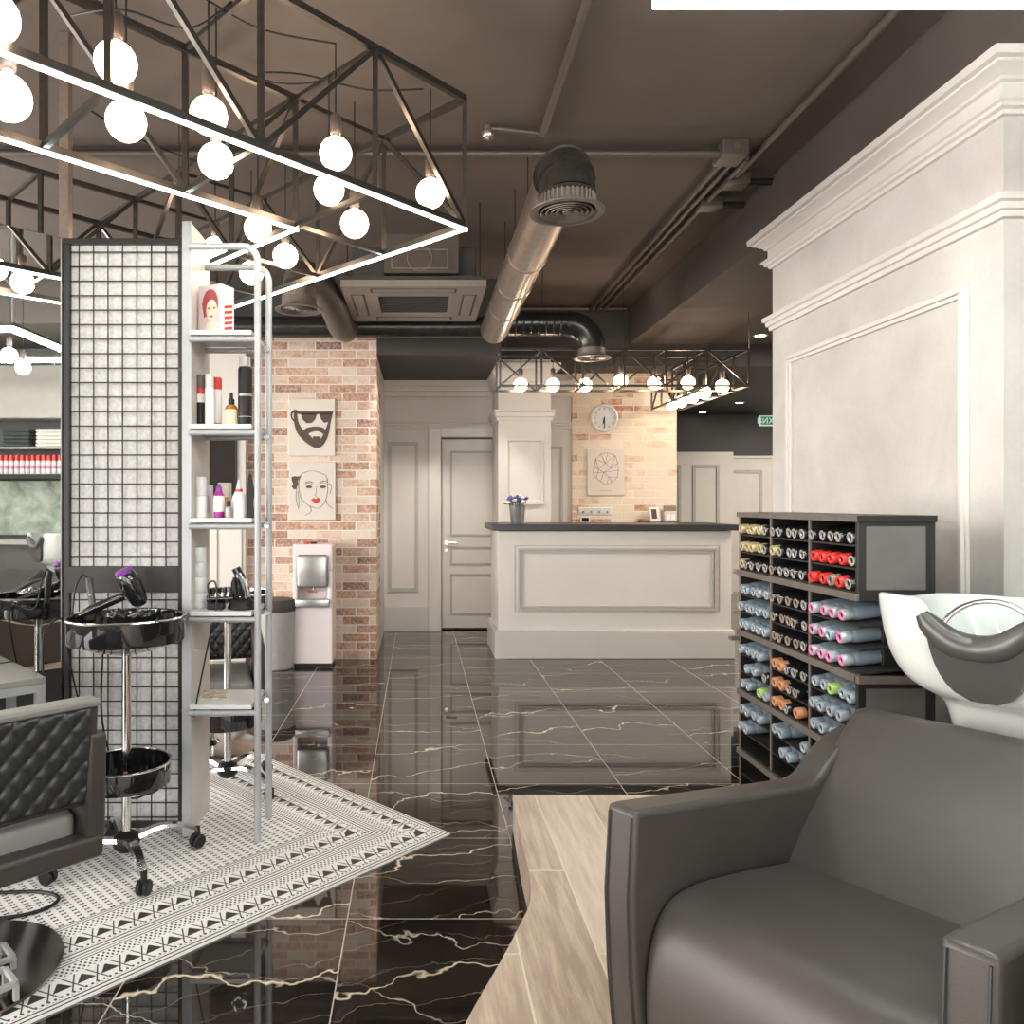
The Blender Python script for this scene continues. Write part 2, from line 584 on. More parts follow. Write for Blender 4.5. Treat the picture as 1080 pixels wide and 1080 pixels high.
def dup(root, loc=None, rz=None, label=None, group=None):
    """copy of a thing with copies of its parts and sub-parts"""
    r = root.copy()
    COL.objects.link(r)
    if loc is not None:
        r.location = loc
    if rz is not None:
        r.rotation_euler = (0, 0, rz)
    if label:
        r['label'] = label
    if group:
        r['group'] = group
    for ch in kids(root):
        c = ch.copy()
        COL.objects.link(c)
        c.parent = r
        for g in kids(ch):
            d = g.copy()
            COL.objects.link(d)
            d.parent = c
    return r


def smooth_path(pts, n=6, closed=False):
    """Catmull-Rom"""
    P = [Vector(p) for p in pts]
    k = len(P)
    out = []
    for i in range(k if closed else k - 1):
        if closed:
            p0, p1, p2, p3 = P[i - 1], P[i], P[(i + 1) % k], P[(i + 2) % k]
        else:
            p0, p1, p2, p3 = P[max(i - 1, 0)], P[i], P[i + 1], P[min(i + 2, k - 1)]
        for j in range(n):
            t = j / n
            out.append(.5 * ((2 * p1) + (-p0 + p2) * t + (2 * p0 - 5 * p1 + 4 * p2 - p3) * t * t + (-p0 + 3 * p1 - 3 * p2 + p3) * t ** 3))
    if not closed:
        out.append(P[-1])
    return out


ORD = ['first', 'second', 'third', 'fourth', 'fifth', 'sixth', 'seventh', 'eighth', 'ninth', 'tenth',
       'eleventh', 'twelfth', 'thirteenth', 'fourteenth', 'fifteenth', 'sixteenth', 'seventeenth', 'eighteenth', 'nineteenth', 'twentieth']
# ------------------------------------------------------------------ setting
struct('floor', MB().box(-5, 6.5, -3, 12, -.12, 0), 'marble', smooth=False)

# raised oak platform with the curved front edge
PLAT = .2
pl = [(.374, 3.02), (.352, 2.6), (.346, 2.39), (.325, 2.22), (.277, 2.09), (.214, 1.94), (.103, 1.69), (.0, 1.4), (-.08, 1.05), (-.12, .6), (-.13, 0), (-.12, -2.95), (3.2, -2.95), (3.2, 3.02)]
pl = [tuple(p)[:2] for p in smooth_path([(x, y, 0) for x, y in pl[1:11]], 5)]
pl = [(.374, 3.02)] + pl + [(-.12, -2.95), (3.2, -2.95), (3.2, 2.42), (1.405, 2.42), (1.405, 3.02)]
struct('floor_platform', MB().prism(pl, lambda a, b, h: (a, b, h), 0, PLAT), 'oak', ang=30)
edge = [p for p in pl if p[0] < .4]
mb = MB()
mb.rings([[(x - .004, y + .001, .0), (x - .004, y + .001, .055), (x + .003, y, .055), (x + .003, y, 0)] for x, y in edge], close=True)
struct('trim_1', mb, 'black')

ceil = MB().box(-5, 2.1, -3, 7.7, 3.3, 3.45)
struct('ceiling', ceil, 'ceiling', smooth=False)
struct('ceiling_beam', MB().box(2.1, 6.5, -3, 7.65, 2.94, 3.45), 'beam', smooth=False)
struct('ceiling_alcove', MB().box(.72, 6.5, 7.65, 12, 2.72, 3.45), 'blackceil', smooth=False)
struct('ceiling_corridor', MB().box(-.36, .72, 6.65, 8.3, 2.64, 3.45), 'blackceil', smooth=False)

# side and rear walls
mb = MB().box(-5.15, -5, -3, 6.9, 0, .25).box(-5.15, -5, -3, 6.9, 2.8, 3.3)
for y0, y1 in ((-3, -2.4), (.4, .9), (3.4, 3.9), (6.4, 6.9)):
    mb.box(-5.15, -5, y0, y1, .25, 2.8)
struct('wall_left', mb, 'cream', smooth=False)
for i, (y0, y1) in enumerate(((-2.4, .4), (.9, 3.4), (3.9, 6.4))):  # side windows added out of view to let more daylight in
    mb = MB().box(-5.1, -5.05, y0, y1, .25, .31).box(-5.1, -5.05, y0, y1, 2.74, 2.8).box(-5.1, -5.05, y0, y0 + .06, .31, 2.74).box(-5.1, -5.05, y1 - .06, y1, .31, 2.74)
    struct('window_%d' % (i + 4), mb, 'meshframe', smooth=False)
struct('wall_right', MB().box(3.2, 3.35, -3, 3.1, 0, 2.94), 'darkwall', smooth=False)
struct('wall_right_return', MB().box(3.35, 6.5, 2.95, 3.1, 0, 2.94), 'cream', smooth=False)
struct('wall_right_far', MB().box(6.5, 6.65, 2.95, 12, 0, 2.94), 'cream', smooth=False)

# unseen shop front added behind the camera for daylight: piers, sill, lintel, three panes
mb = MB()
mb.box(-5, 6.5, -3.2, -3, 0, .25)
mb.box(-5, 6.5, -3.2, -3, 2.8, 3.3)
for x0, x1 in ((-5, -4.4), (-1.3, -.9), (2.4, 2.8), (5.9, 6.5)):
    mb.box(x0, x1, -3.2, -3, .25, 2.8)
struct('wall_front', mb, 'cream', smooth=False)
for i, (x0, x1) in enumerate(((-4.4, -1.3), (-.9, 2.4), (2.8, 5.9))):
    mb = MB().frame_xz(x0, x1, .25, 2.8, -3.13, -3.05, .06)
    w = struct('window_%d' % (i + 1), mb, 'meshframe', smooth=False)
    g = MB().box(x0 + .06, x1 - .06, -3.095, -3.085, .31, 2.74)
    m, nt, b = new_mat('window_pane_glass')
    nt.nodes.remove(b)
    tr = nt.nodes.new('ShaderNodeBsdfTransparent')
    gl = nt.nodes.new('ShaderNodeBsdfGlossy')
    gl.inputs['Roughness'].default_value = .01
    fr = nt.nodes.new('ShaderNodeFresnel')
    fr.inputs['IOR'].default_value = 1.3
    mx = nt.nodes.new('ShaderNodeMixShader')
    nt.links.new(fr.outputs[0], mx.inputs[0])
    nt.links.new(tr.outputs[0], mx.inputs[1])
    nt.links.new(gl.outputs[0], mx.inputs[2])
    nt.links.new(mx.outputs[0], nt.nodes['Material Output'].inputs['Surface'])
    g.obj('pane', m, w, smooth=False)

# rear-left: brick wall, its cream return, pale pilaster, charcoal wall
struct('wall_brick_left', MB().box(-1.48, -.36, 6.65, 7.3, 0, 2.80), 'brickL', smooth=False)
struct('wall_header_left', MB().box(-5, -.36, 6.64, 7.3, 2.80, 3.3), 'blackceil', smooth=False)
struct('wall_corridor_left', MB().box(-.5, -.36, 7.3, 8.1, 0, 2.64), 'creamgloss', smooth=False)
struct('wall_pilaster_left', MB().box(-1.95, -1.48, 6.56, 6.9, 0, 2.80).box(-1.9, -1.72, 6.545, 6.56, .25, 1.3).box(-1.69, -1.51, 6.545, 6.56, .25, 1.3), 'creamgloss', smooth=False)
struct('wall_back_left', MB().box(-5, -1.95, 6.7, 6.9, 0, 2.80), 'darkwall', smooth=False)

# back wall of the corridor and reception
DX0, DX1, DZ = .243, 1.06, 2.05
mb = MB()
mb.box(-.5, DX0, 8.1, 8.3, 0, 2.72)
mb.box(DX0, DX1, 8.1, 8.3, DZ, 2.72)
mb.box(DX1, 1.62, 8.1, 8.3, 0, 2.72)
mb.box(-.5, 1.62, 8.3, 8.4, 0, 2.72)  # unseen backing added behind the door, stops sky light leaking through
struct('wall_back', mb, 'cream', smooth=False)
struct('wall_brick_back', MB().box(1.62, 2.72, 8.06, 8.3, 0, 2.72), 'brickR', smooth=False)
struct('wall_far', MB().box(2.2, 6.5, 11.8, 12, 0, 2.72), 'darkwall', smooth=False)
struct('wall_side_far', MB().box(2.57, 2.72, 8.3, 11.8, 0, 2.72), 'darkwall', smooth=False)

mb = MB()
mb.frame_xz(-.318, .0, .42, 2.0, 8.085, 8.1, .03)
mb.frame_xz(-.29, -.028, .45, 1.97, 8.091, 8.1, .008)
struct('trim_2', mb, 'panelline', smooth=False)
mb = MB()
mb.box(DX0 - .12, DX0, 8.07, 8.1, 0, DZ + .1)
mb.box(DX1, DX1 + .12, 8.07, 8.1, 0, DZ + .1)
mb.box(DX0, DX1, 8.07, 8.1, DZ, DZ + .1)
mb.box(DX0 - .135, DX0 - .115, 8.062, 8.1, 0, DZ + .115)
mb.box(DX0 - .12, DX1 + .12, 8.062, 8.1, DZ + .095, DZ + .115)
struct('trim_3', mb, 'creamgloss', smooth=False, bevel=.004)
mb = MB()
for z0, z1, p in ((2.14, 2.165, .018), (2.165, 2.19, .03), (2.19, 2.205, .04), (2.45, 2.475, .015), (2.475, 2.53, .035), (2.53, 2.58, .06), (2.58, 2.64, .085)):
    mb.box(-.36, 1.62, 8.1 - p, 8.1, z0, z1)
struct('trim_4', mb, 'cream', smooth=False, bevel=.004)
struct('baseboard_back', MB().box(-.36, DX0 - .12, 8.08, 8.1, 0, .26), 'greyplinth', smooth=False, bevel=.004)
mb = MB()
mb.frame_xz(1.335, 1.53, .3, 1.95, 8.085, 8.1, .025)
struct('trim_5', mb, 'panelline', smooth=False)

# door leaf set back in its opening
mb = MB().box(DX0 + .012, DX1 - .012, 8.2, 8.24, .02, DZ - .012)
door = struct('door_1', mb, 'creamgloss', smooth=False)
for z0, z1 in ((1.0, 1.91), (.69, .89), (.16, .60)):
    p = MB().frame_xz(DX0 + .10, DX1 - .10, z0, z1, 8.19, 8.2, .022)
    p.obj('panel_moulding', 'panelline', door, smooth=False)
hd = MB()
hd.lathe([(.024, 0), (.024, .012)], 16, (DX0 + .06, 8.2, .93), (0, -1, 0))
hd.tube([(DX0 + .06, 8.2, .93), (DX0 + .06, 8.155, .93), (DX0 + .17, 8.15, .93)], .009, 8)
hd.obj('door_handle', 'chrome', door)
MB().lathe([(.02, 0), (.02, .012)], 16, (DX0 + .06, 8.2, .85), (0, -1, 0)).obj('keyhole_plate', 'chrome', door)

# far wainscot and half-open panelled leaf
mb = MB().box(3.75, 4.71, 11.45, 11.5, 0, 2.12)
far1 = struct('door_2', mb, 'creamgloss', smooth=False)
MB().frame_xz(4.1, 4.5, .3, 1.93, 11.435, 11.45, .045).obj('panel_moulding', 'panelline', far1, smooth=False)
MB().frame_xz(3.55, 3.93, .3, 1.93, 11.436, 11.45, .045).obj('panel_moulding', 'panelline', far1, smooth=False)
mb = MB().box(4.6, 6.5, 11.74, 11.8, 0, 2.08)
mb.box(4.6, 6.5, 11.72, 11.8, 2.04, 2.08)
far2 = struct('trim_6', mb, 'creamgloss', smooth=False)
MB().frame_xz(4.75, 5.27, .3, 1.86, 11.725, 11.74, .045).obj('panel_moulding', 'panelline', far2, smooth=False)

# pilaster behind the reception desk
PX0, PX1, PY0, PY1 = .785, 1.30, 7.5, 8.1
mb = MB().box(PX0, PX1, PY0, PY1, 0, 2.76)
struct('wall_pilaster', mb, 'cream', smooth=False)
mb = MB().rect_sweep(PX0, PX1, PY0, PY1, [(0, 2.5), (.012, 2.5), (.015, 2.53), (.03, 2.545), (.035, 2.58), (.065, 2.64), (.085, 2.66), (.085, 2.715), (0, 2.715)])
mb.rect_sweep(PX0, PX1, PY0, PY1, [(0, 2.16), (.015, 2.16), (.018, 2.19), (.03, 2.2), (.03, 2.235), (.042, 2.245), (.042, 2.265), (0, 2.27)])
struct('trim_7', mb, 'cream', ang=25)
mb = MB().frame_xz(.862, 1.222, 1.36, 1.98, 7.482, 7.5, .022)
mb.box(.95, 1.235, 7.46, 7.5, 1.338, 1.36)
struct('trim_8', mb, 'cream', smooth=False, bevel=.003)

# free-standing plastered partition on the right
QS = 1.472
QX0, QX1, QY0, QY1 = 2.105, 3.2, 2.753, 4.549


def qs(prof):
    return [(p * QS, H + (z - H) * QS) for p, z in prof]


struct('wall_partition', MB().box(QX0, QX1, QY0, QY1, 0, 2.93), 'plaster', smooth=False)
prof = [(0, 2.295), (.010, 2.297), (.014, 2.306), (.024, 2.310), (.026, 2.318), (.034, 2.322), (.034, 2.330), (.014, 2.333), (.014, 2.372),
        (.024, 2.375), (.026, 2.382), (.046, 2.397), (.056, 2.401), (.058, 2.406), (.072, 2.409), (.074, 2.4298), (0, 2.4298)]
struct('trim_9', MB().rect_sweep(QX0, QX1, QY0, QY1, qs(prof)), 'cream', ang=20)
prof = [(0, 2.045), (.010, 2.047), (.012, 2.062), (.020, 2.065), (.021, 2.080), (.030, 2.084), (.031, 2.100), (.006, 2.108), (0, 2.11)]
struct('trim_10', MB().rect_sweep(QX0, QX1, QY0, QY1, qs(prof)), 'cream', ang=20)
mb = MB()
y0, y1, z0, z1 = 1.985 * QS, 2.955 * QS, .40, H + .57 * QS
for w, p, o in ((.047, .015, 0), (.021, .029, .009)):
    a0, a1, c0, c1 = y0 + o, y1 - o, z0 + o, z1 - o
    mb.box(QX0 - p, QX0, a0, a1, c0, c0 + w)
    mb.box(QX0 - p, QX0, a0, a1, c1 - w, c1)
    mb.box(QX0 - p, QX0, a0, a0 + w, c0 + w, c1 - w)
    mb.box(QX0 - p, QX0, a1 - w, a1, c0 + w, c1 - w)
struct('trim_11', mb, 'cream', smooth=False, bevel=.003)

# inlaid square of patterned tile / rug, turned through 45 degrees
ax, ay = .131, 3.125
L = 2.4 * .70711
rp = [(ax, ay), (ax - L, ay + L), (ax - 2 * L, ay), (ax - L, ay - L)]
o = MB().prism(rp, lambda a, b, h: (a, b, h), 0.0, .006).obj('patterned_rug', 'rug', smooth=False)
tag(o, 'square black and white patterned rug laid diagonally on the dark marble floor', 'rug')

# ------------------------------------------------------------------ reception
ry = 6.65
t = thing('reception_desk', 'cream panelled reception desk with a black top', 'reception desk', (1.7, 7.0, 0))
t_off = Matrix.Translation((-1.7, -7.0, 0))
mb = MB(t_off).box(.70, 2.73, ry + .03, 7.35, .23, 1.11)
mb.obj('body', 'cream', t, smooth=False, bevel=.004)
mb = MB(t_off).box(.667, 2.752, ry, 7.37, 0, .235)
mb.box(.672, 2.747, ry + .004, 7.37, .235, .25)
mb.obj('plinth', 'greyplinth', t, smooth=False, bevel=.006)
mb = MB(t_off).box(.640, 2.775, ry - .03, 7.42, 1.115, 1.168)
mb.obj('worktop', 'worktop', t, smooth=False, bevel=.004)
mb = MB(t_off).frame_xz(.868, 2.603, .415, .962, ry + .012, ry + .03, .020)
mb.frame_xz(.894, 2.577, .441, .936, ry + .018, ry + .03, .018)
mb.frame_xz(.84, 2.63, .395, .985, ry + .026, ry + .03, .006)
mb.obj('panel_moulding', 'panelline', t, smooth=False, bevel=.003)

# vase on the desk
v = thing('flower_vase', 'silver bucket vase of white and violet flowers on the reception desk', 'vase', (.90, 6.95, 1.168))
MB().lathe([(.0, 0), (.055, 0), (.06, .01), (.075, .155), (.08, .165), (.074, .165), (.06, .03), (0, .03)], 24).obj('bucket', 'silver', v)
mb, mw, mv = MB(), MB(), MB()
for i in range(26):
    a, r = random.random() * 2 * PI, .11 * math.sqrt(random.random())
    x, y, z = r * math.cos(a), r * math.sin(a), .185 + .05 * random.random() + .03 * (1 - r / .11)
    mb.tube([(x * .4, y * .4, .13), (x, y, z)], .003, 5)
    tgt = mw if i % 2 else mv
    tgt.sphere((x, y, z), .014 + .007 * random.random(), 8, 6, sz=.8)
    if i % 3 == 0:
        mb.sphere((x * 1.15, y * 1.15, z - .015), .016, 6, 5, sz=.4)
mb.obj('leaves', 'leaf', v)
mw.obj('white_blossom', 'petalw', v)['label'] = 'white blossoms'
mv.obj('violet_blossom', 'petalb', v)['label'] = 'violet blossoms'

# wall clock
c = thing('wall_clock', 'round white wall clock on the pale brick wall', 'clock', (1.953, 8.06, 2.247))
MB().lathe([(.145, 0), (.148, .02), (.14, .045), (.125, .05), (.12, .03), (.12, .022)], 40, axis=(0, -1, 0), capt=False).obj('rim', 'white', c)
MB().lathe([(0, .018), (.122, .018)], 40, axis=(0, -1, 0), capt=False, capb=False).obj('dial', 'shelfwhite', c)
mb = MB()
for i in range(12):
    a = i * PI / 6
    r0, r1 = (.09, .112)
    mb.bar((r0 * math.sin(a), -.02, r0 * math.cos(a)), (r1 * math.sin(a), -.02, r1 * math.cos(a)), .006)
mb.obj('hour_mark', 'inkgrey', c)
MB().bar((0, -.026, 0), (-.012, -.026, -.06), .009).obj('hour_hand', 'black', c)
MB().bar((0, -.03, .012), (.004, -.03, -.095), .006).obj('minute_hand', 'black', c)


def canvas(name, label, x0, x1, z0, z1, y, cat='picture'):
    r = thing(name, label, cat, ((x0 + x1) / 2, y, z0))
    w, h = x1 - x0, z1 - z0
    MB().box(-w / 2, w / 2, -.025, 0, 0, h).obj('canvas', 'canvas', r, smooth=False, bevel=.004)
    return r, w, h


# faceted line-drawing canvas
r, w, h = canvas('wall_picture', 'cream canvas with a thin faceted line drawing, below the wall clock', 1.775, 2.165, 1.435, 1.92, 8.06)
pts = [(.36, .10), (.55, .08), (.75, .14), (.82, .30), (.84, .46), (.80, .62), (.66, .72), (.5, .78), (.36, .70), (.24, .64), (.16, .52), (.18, .38), (.22, .22), (.48, .30), (.62, .42), (.44, .50), (.30, .44), (.58, .60)]
ed = [(0, 1), (1, 2), (2, 3), (3, 4), (4, 5), (5, 6), (6, 7), (7, 8), (8, 9), (9, 10), (10, 11), (11, 12), (12, 0), (0, 13), (1, 13), (2, 13), (2, 14), (3, 14), (13, 14), (13, 16), (12, 16), (11, 16), (15, 16), (15, 14), (15, 10), (15, 4), (15, 17), (17, 5), (17, 7), (8, 15), (9, 16), (12, 13), (17, 6)]
mb = MB()
for a, b_ in ed:
    p, q = pts[a], pts[b_]
    mb.bar((-w / 2 + p[0] * w, -.0265, h * (1 - p[1])), (-w / 2 + q[0] * w, -.0265, h * (1 - q[1])), .0032)
mb.bar((-.06, -.0265, h * .1), (.06, -.0265, h * .1), .004)
mb.obj('line_drawing', 'inkgrey', r)

# sockets, thermostat, shelf and cards
s = thing('socket_plate', 'row of four white wall sockets on the pale brick wall', 'socket', (1.86, 8.06, 1.23))
MB().box(-.175, .175, -.012, 0, 0, .08).obj('plate', 'white', s, smooth=False, bevel=.004)
for i in range(4):
    MB().box(-.165 + i * .084, -.09 + i * .084, -.018, -.012, .008, .072).obj('socket', 'shelfwhite', s, smooth=False, bevel=.003)
    MB().lathe([(.012, 0), (.012, .004)], 12, (-.128 + i * .084, -.018, .03), (0, -1, 0)).obj('socket_hole', 'inkgrey', s)
s = thing('thermostat', 'small thermostat with a dark screen under the sockets', 'thermostat', (1.755, 8.06, 1.14))
MB().box(-.05, .05, -.02, 0, 0, .075).obj('case', 'white', s, smooth=False, bevel=.004)
MB().box(-.036, .036, -.023, -.02, .018, .06).obj('display', 'screen', s, smooth=False)
s = thing('wall_shelf', 'small brown shelf at the right end of the pale brick wall', 'shelf', (2.5, 8.06, 1.145))
MB().box(-.19, .2, -.14, 0, 0, .016).obj('board', 'screen', s, smooth=False, bevel=.002)
for x in (-.14, .15):
    MB().box(x - .006, x + .006, -.1, 0, -.05, 0).obj('bracket', 'screen', s, smooth=False)
s = thing('photo_card', 'folded photo card standing on the small brown wall shelf', 'card', (2.46, 7.97, 1.161), .35)
MB().prism([(-.05, 0), (.05, 0), (.035, .15), (-.065, .15)], lambda a, b, h: (a, h, b), -.004, 0).obj('front', 'white', s, smooth=False)
MB().prism([(-.035, .03), (.03, .03), (.015, .13), (-.048, .13)], lambda a, b, h: (a, h, b), -.0055, -.004).obj('print', 'ink', s, smooth=False)
MB().prism([(.05, 0), (.085, 0), (.055, .15), (.035, .15)], lambda a, b, h: (a, h, b), 0, .05).obj('back', 'white', s, smooth=False)
s = thing('wooden_calendar', 'pale block calendar beside the photo card on the brown wall shelf', 'calendar', (2.62, 7.98, 1.161))
MB().box(-.06, .06, -.03, .03, 0, .11).obj('block', 'canvas', s, smooth=False, bevel=.004)
MB().box(-.045, -.005, -.034, -.03, .02, .075).box(.005, .045, -.034, -.03, .02, .075).obj('date_cube', 'white', s, smooth=False)
MB().box(-.065, .065, -.02, .02, .11, .17).obj('top_ornament', 'tan', s, smooth=False, bevel=.01)

# exit sign
e = thing('exit_sign', 'green exit sign high on the charcoal far wall', 'sign', (5.40, 11.78, 2.62))
MB().box(-.165, .165, -.03, 0, -.08, .08).obj('case', 'signwhite', e, smooth=False)
MB().box(-.145, .145, -.034, -.03, -.062, .062).obj('green_field', 'signgreen', e, smooth=False)
cu = bpy.data.curves.new('exit_text', 'FONT')
cu.body = 'ВИХІД'
cu.size = .125
cu.extrude = .002
cu.align_x = 'CENTER'
to = bpy.data.objects.new('tmp_text', cu)
COL.objects.link(to)
bpy.context.view_layer.update()
tm = bpy.data.meshes.new_from_object(to.evaluated_get(bpy.context.evaluated_depsgraph_get()))
bpy.data.objects.remove(to)
tx = bpy.data.objects.new('lettering', tm)
COL.objects.link(tx)
tx.parent = e
tx.rotation_euler = (PI / 2, 0, 0)
tx.location = (0, -.037, -.044)
tm.materials.clear()
tm.materials.append(M['signwhite'])

# downlights
for lab, x, y, z in (('downlight in the lit soffit beside the plaster partition', 3.24, 7.25, 2.94),
                     ('nearer downlight in the low dark far ceiling', 4.36, 10.4, 2.72),
                     ('farther downlight in the low dark far ceiling, left one', 4.27, 11.5, 2.72)):
    d = thing('downlight', lab, 'light', (x, y, z))
    MB().lathe([(.045, -.004), (.062, -.008), (.066, 0), (.045, 0)], 24, capb=False, capt=False).obj('ring', 'white', d)
    MB().lathe([(0, -.003), (.046, -.003)], 24, capb=False, capt=False).obj('lens', 'spot', d)
# ------------------------------------------------------------------ trusses with globe bulbs
U = .345
ZB, ZT = 2.483, 3.0


def rp_(a, b, z):
    return Vector((.19 - U * a - U * b, 3.125 - U * a + U * b, z))


ring = thing('light_truss', 'large square steel truss of lights hung over the styling stations', 'ceiling light', (-1.535, 3.125, 3.3))
OFF = Matrix.Translation((1.535, -3.125, -3.3))


def ring_bar(name, p, q, w=.022, mat='steel'):
    return MB(OFF).bar(p, q, w).obj(name, mat, ring, smooth=False)


def side_pts(n0, n1, k):
    """the four sides of a square of the grid, as lists of (a, b)"""
    r = range(n0, n1 + 1)
    return [[(i, n0) for i in r], [(n0, i) for i in r], [(i, n1) for i in r], [(n1, i) for i in r]][k]


posted = set()
for n0, n1, inner in ((0, 5, False), (1, 4, True)):
    for k in range(4):
        sp = side_pts(n0, n1, k)
        for z in (ZB, ZT):
            ring_bar('rail', rp_(*sp[0], z), rp_(*sp[-1], z), .024)
        # led strip under the bottom rail
        a, b = rp_(*sp[0], ZB - .012), rp_(*sp[-1], ZB - .012)
        d = (b - a).normalized()
        nrm = d.cross(Vector((0, 0, 1)))
        if (nrm.dot(Vector((-1.535, 3.125, ZB)) - a) > 0) != inner:
            nrm = -nrm
        mb = MB(OFF)
        s0, s1 = a - d * .012, b + d * .012
        mb.tube([s0 - Vector((0, 0, .004)), s1 - Vector((0, 0, .004))], 0.0068, 4, phase=PI / 4)
        mb.obj('led_strip', 'led', ring, smooth=False)
        # posts and braces
        for i, ab in enumerate(sp):
            if ab not in posted:
                posted.add(ab)
                ring_bar('post', rp_(*ab, ZB), rp_(*ab, ZT), .02)
        for i in range(len(sp) - 1):
            up = (i % 2 == 0) if not inner else (i % 2 == 1)
            z0, z1 = (ZB, ZT) if up else (ZT, ZB)
            ring_bar('brace', rp_(*sp[i], z0), rp_(*sp[i + 1], z1), .018)
# cross bars between the outer and the inner square
for i in range(1, 5):
    for z in (ZB, ZT):
        for p, q in (((i, 0), (i, 1)), ((0, i), (1, i)), ((i, 5), (i, 4)), ((5, i), (4, i))):
            ring_bar('cross_bar', rp_(*p, z), rp_(*q, z), .018)
# hangers to the ceiling and loose black cables
for ab in ((4, 0), (5, 0), (0, 5), (5, 5), (1, 3)):
    p = rp_(*ab, ZT)
    MB(OFF).tube([p, (p.x, p.y, 3.3)], .003, 6).obj('hanger', 'steel', ring)
for pa in ([(-.35, 3.02, 3.02), (-.55, 2.95, 2.97), (-.85, 2.75, 2.98), (-1.1, 2.5, 3.02)],
           [(.02, 3.05, 3.0), (-.2, 3.0, 2.97), (-.45, 3.0, 3.03), (-.62, 2.95, 3.01)],
           [(-.62, 2.55, 3.02), (-.75, 2.5, 2.90), (-.95, 2.45, 2.93), (-1.2, 2.6, 3.0)],
           [(-.9, 2.3, 3.04), (-.7, 2.5, 3.0), (-.55, 2.7, 3.02), (-.3, 2.8, 3.03)],
           [(-.7, 3.5, 3.01), (-.9, 3.6, 2.93), (-1.2, 3.4, 2.95), (-1.4, 3.2, 3.01)]):
    MB(OFF).tube(smooth_path(pa, 5), .004, 6).obj('cable', 'black', ring)

globe_mb = MB().sphere((0, 0, 0), .0575, 28, 18)
GR = 'globe bulbs hanging in the big truss'


def globe_light(x, y, z, ztop, label, group, first=[None], r=1.0):
    """pendant > cord, socket (> collar), globe; cords differ in length so the cord is a mesh of its own"""
    t = thing('globe_pendant', label, 'light bulb', (x, y, z), 0, group)
    if first[0] is None:
        g = MB().sphere((0, 0, 0), .0575, 28, 18).obj('globe', 'globe', t)
        s = MB().lathe([(.014, .052), (.016, .062), (.014, .072)], 14).obj('collar', 'silver', t)
        k = MB().lathe([(.019, .07), (.021, .074), (.021, .13), (.017, .138), (.004, .145)], 16).obj('socket', 'socket', t)
        first[0] = (g, s, k)
    else:
        for p in first[0]:
            c = p.copy()
            COL.objects.link(c)
            c.parent = t
    MB().tube([(0, 0, .14), (0, 0, ztop - z)], .003, 6).obj('cord', 'black', t)
    return t


def pxY(px, py, Y):
    p = W(px, py, Y)
    return p.x, p.y, p.z


NB = [(122, 66, 2.15, 'upper globe bulb near the second post left of the truss, above the bright led edge'),
      (133, 128, 2.25, 'globe bulb hanging alone between the two led lines at upper left'),
      (8, 103, 1.95, 'globe bulb at the left picture edge between the two led lines'),
      (-6, 18, 1.84, 'globe bulb half cut off by the left picture edge, above the led line'),
      (220, 122, 2.4, 'globe bulb crossed by the outer led line, left of the middle post'),
      (228, 170, 2.55, 'globe bulb crossed by a steel bar just under the outer led line'),
      (354, 162, 2.75, 'globe bulb touching the outer led line from above, left of the last full post'),
      (347, 200, 2.95, 'globe bulb touching the outer led line from below, left of the last full post'),
      (374, 236, 3.15, 'globe bulb hanging between the led lines near the right point of the truss'),
      (454, 204, 3.05, 'rightmost globe bulb of the truss, inside its right point'),
      (272, 241, 3.3, 'globe bulb under the inner led corner, above the open shelf'),
      (301, 270, 3.6, 'globe bulb just right of the bent shelf tubes, below the inner led corner'),
      (265, 288, 3.8, 'globe bulb seen between the shelf tubes, right of the printed box'),
      (227, 262, 3.9, 'globe bulb seen behind the top of the open shelf')]
for px, py, Y, lab in NB:
    x, y, z = pxY(px, py, Y)
    globe_light(x, y, z, 3.0, lab, GR)

# ------------------------------------------------------------------ L-shaped truss over the desk
RZ0, RZ1 = 2.325, 2.628
rt = thing('light_truss', 'L-shaped dark steel truss of bulbs hung over the reception desk', 'ceiling light', (2.0, 6.5, 2.9))
OF2 = Matrix.Translation((-2.0, -6.5, -2.9))


def rbar(name, p, q, w=.018):
    return MB(OF2).bar(p, q, w).obj(name, 'steel', rt, smooth=False)


Y0, Y1, XL, XR, XI, YE = 6.35, 6.65, .68, 2.74, 2.42, 7.94
for z in (RZ0, RZ1):
    rbar('rail', (XL, Y0, z), (XR, Y0, z))
    rbar('rail', (XL, Y1, z), (XI, Y1, z))
    rbar('rail', (XR, Y0, z), (XR, YE, z))
    rbar('rail', (XI, Y1, z), (XI, YE, z))
    rbar('rail', (XI, YE, z), (XR, YE, z))
    rbar('rail', (XL, Y0, z), (XL, Y1, z))
nx = 6
xs = [XL + (XR - XL) * i / nx for i in range(nx + 1)]
for i, x in enumerate(xs):
    rbar('post', (x, Y0, RZ0), (x, Y0, RZ1), .016)
    if x < XI + .01:
        rbar('post', (x, Y1, RZ0), (x, Y1, RZ1), .016)
        for z in (RZ0, RZ1):
            rbar('cross_bar', (x, Y0, z), (x, Y1, z), .014)
    if i < nx:
        z0, z1 = (RZ0, RZ1) if i % 2 == 0 else (RZ1, RZ0)
        rbar('brace', (x, Y0, z0), (xs[i + 1], Y0, z1), .014)
        if xs[i + 1] < XI + .1:
            rbar('brace', (x, Y1, z1), (min(xs[i + 1], XI), Y1, z0), .014)
ny = 4
ys = [Y1 + (YE - Y1) * i / ny for i in range(ny + 1)]
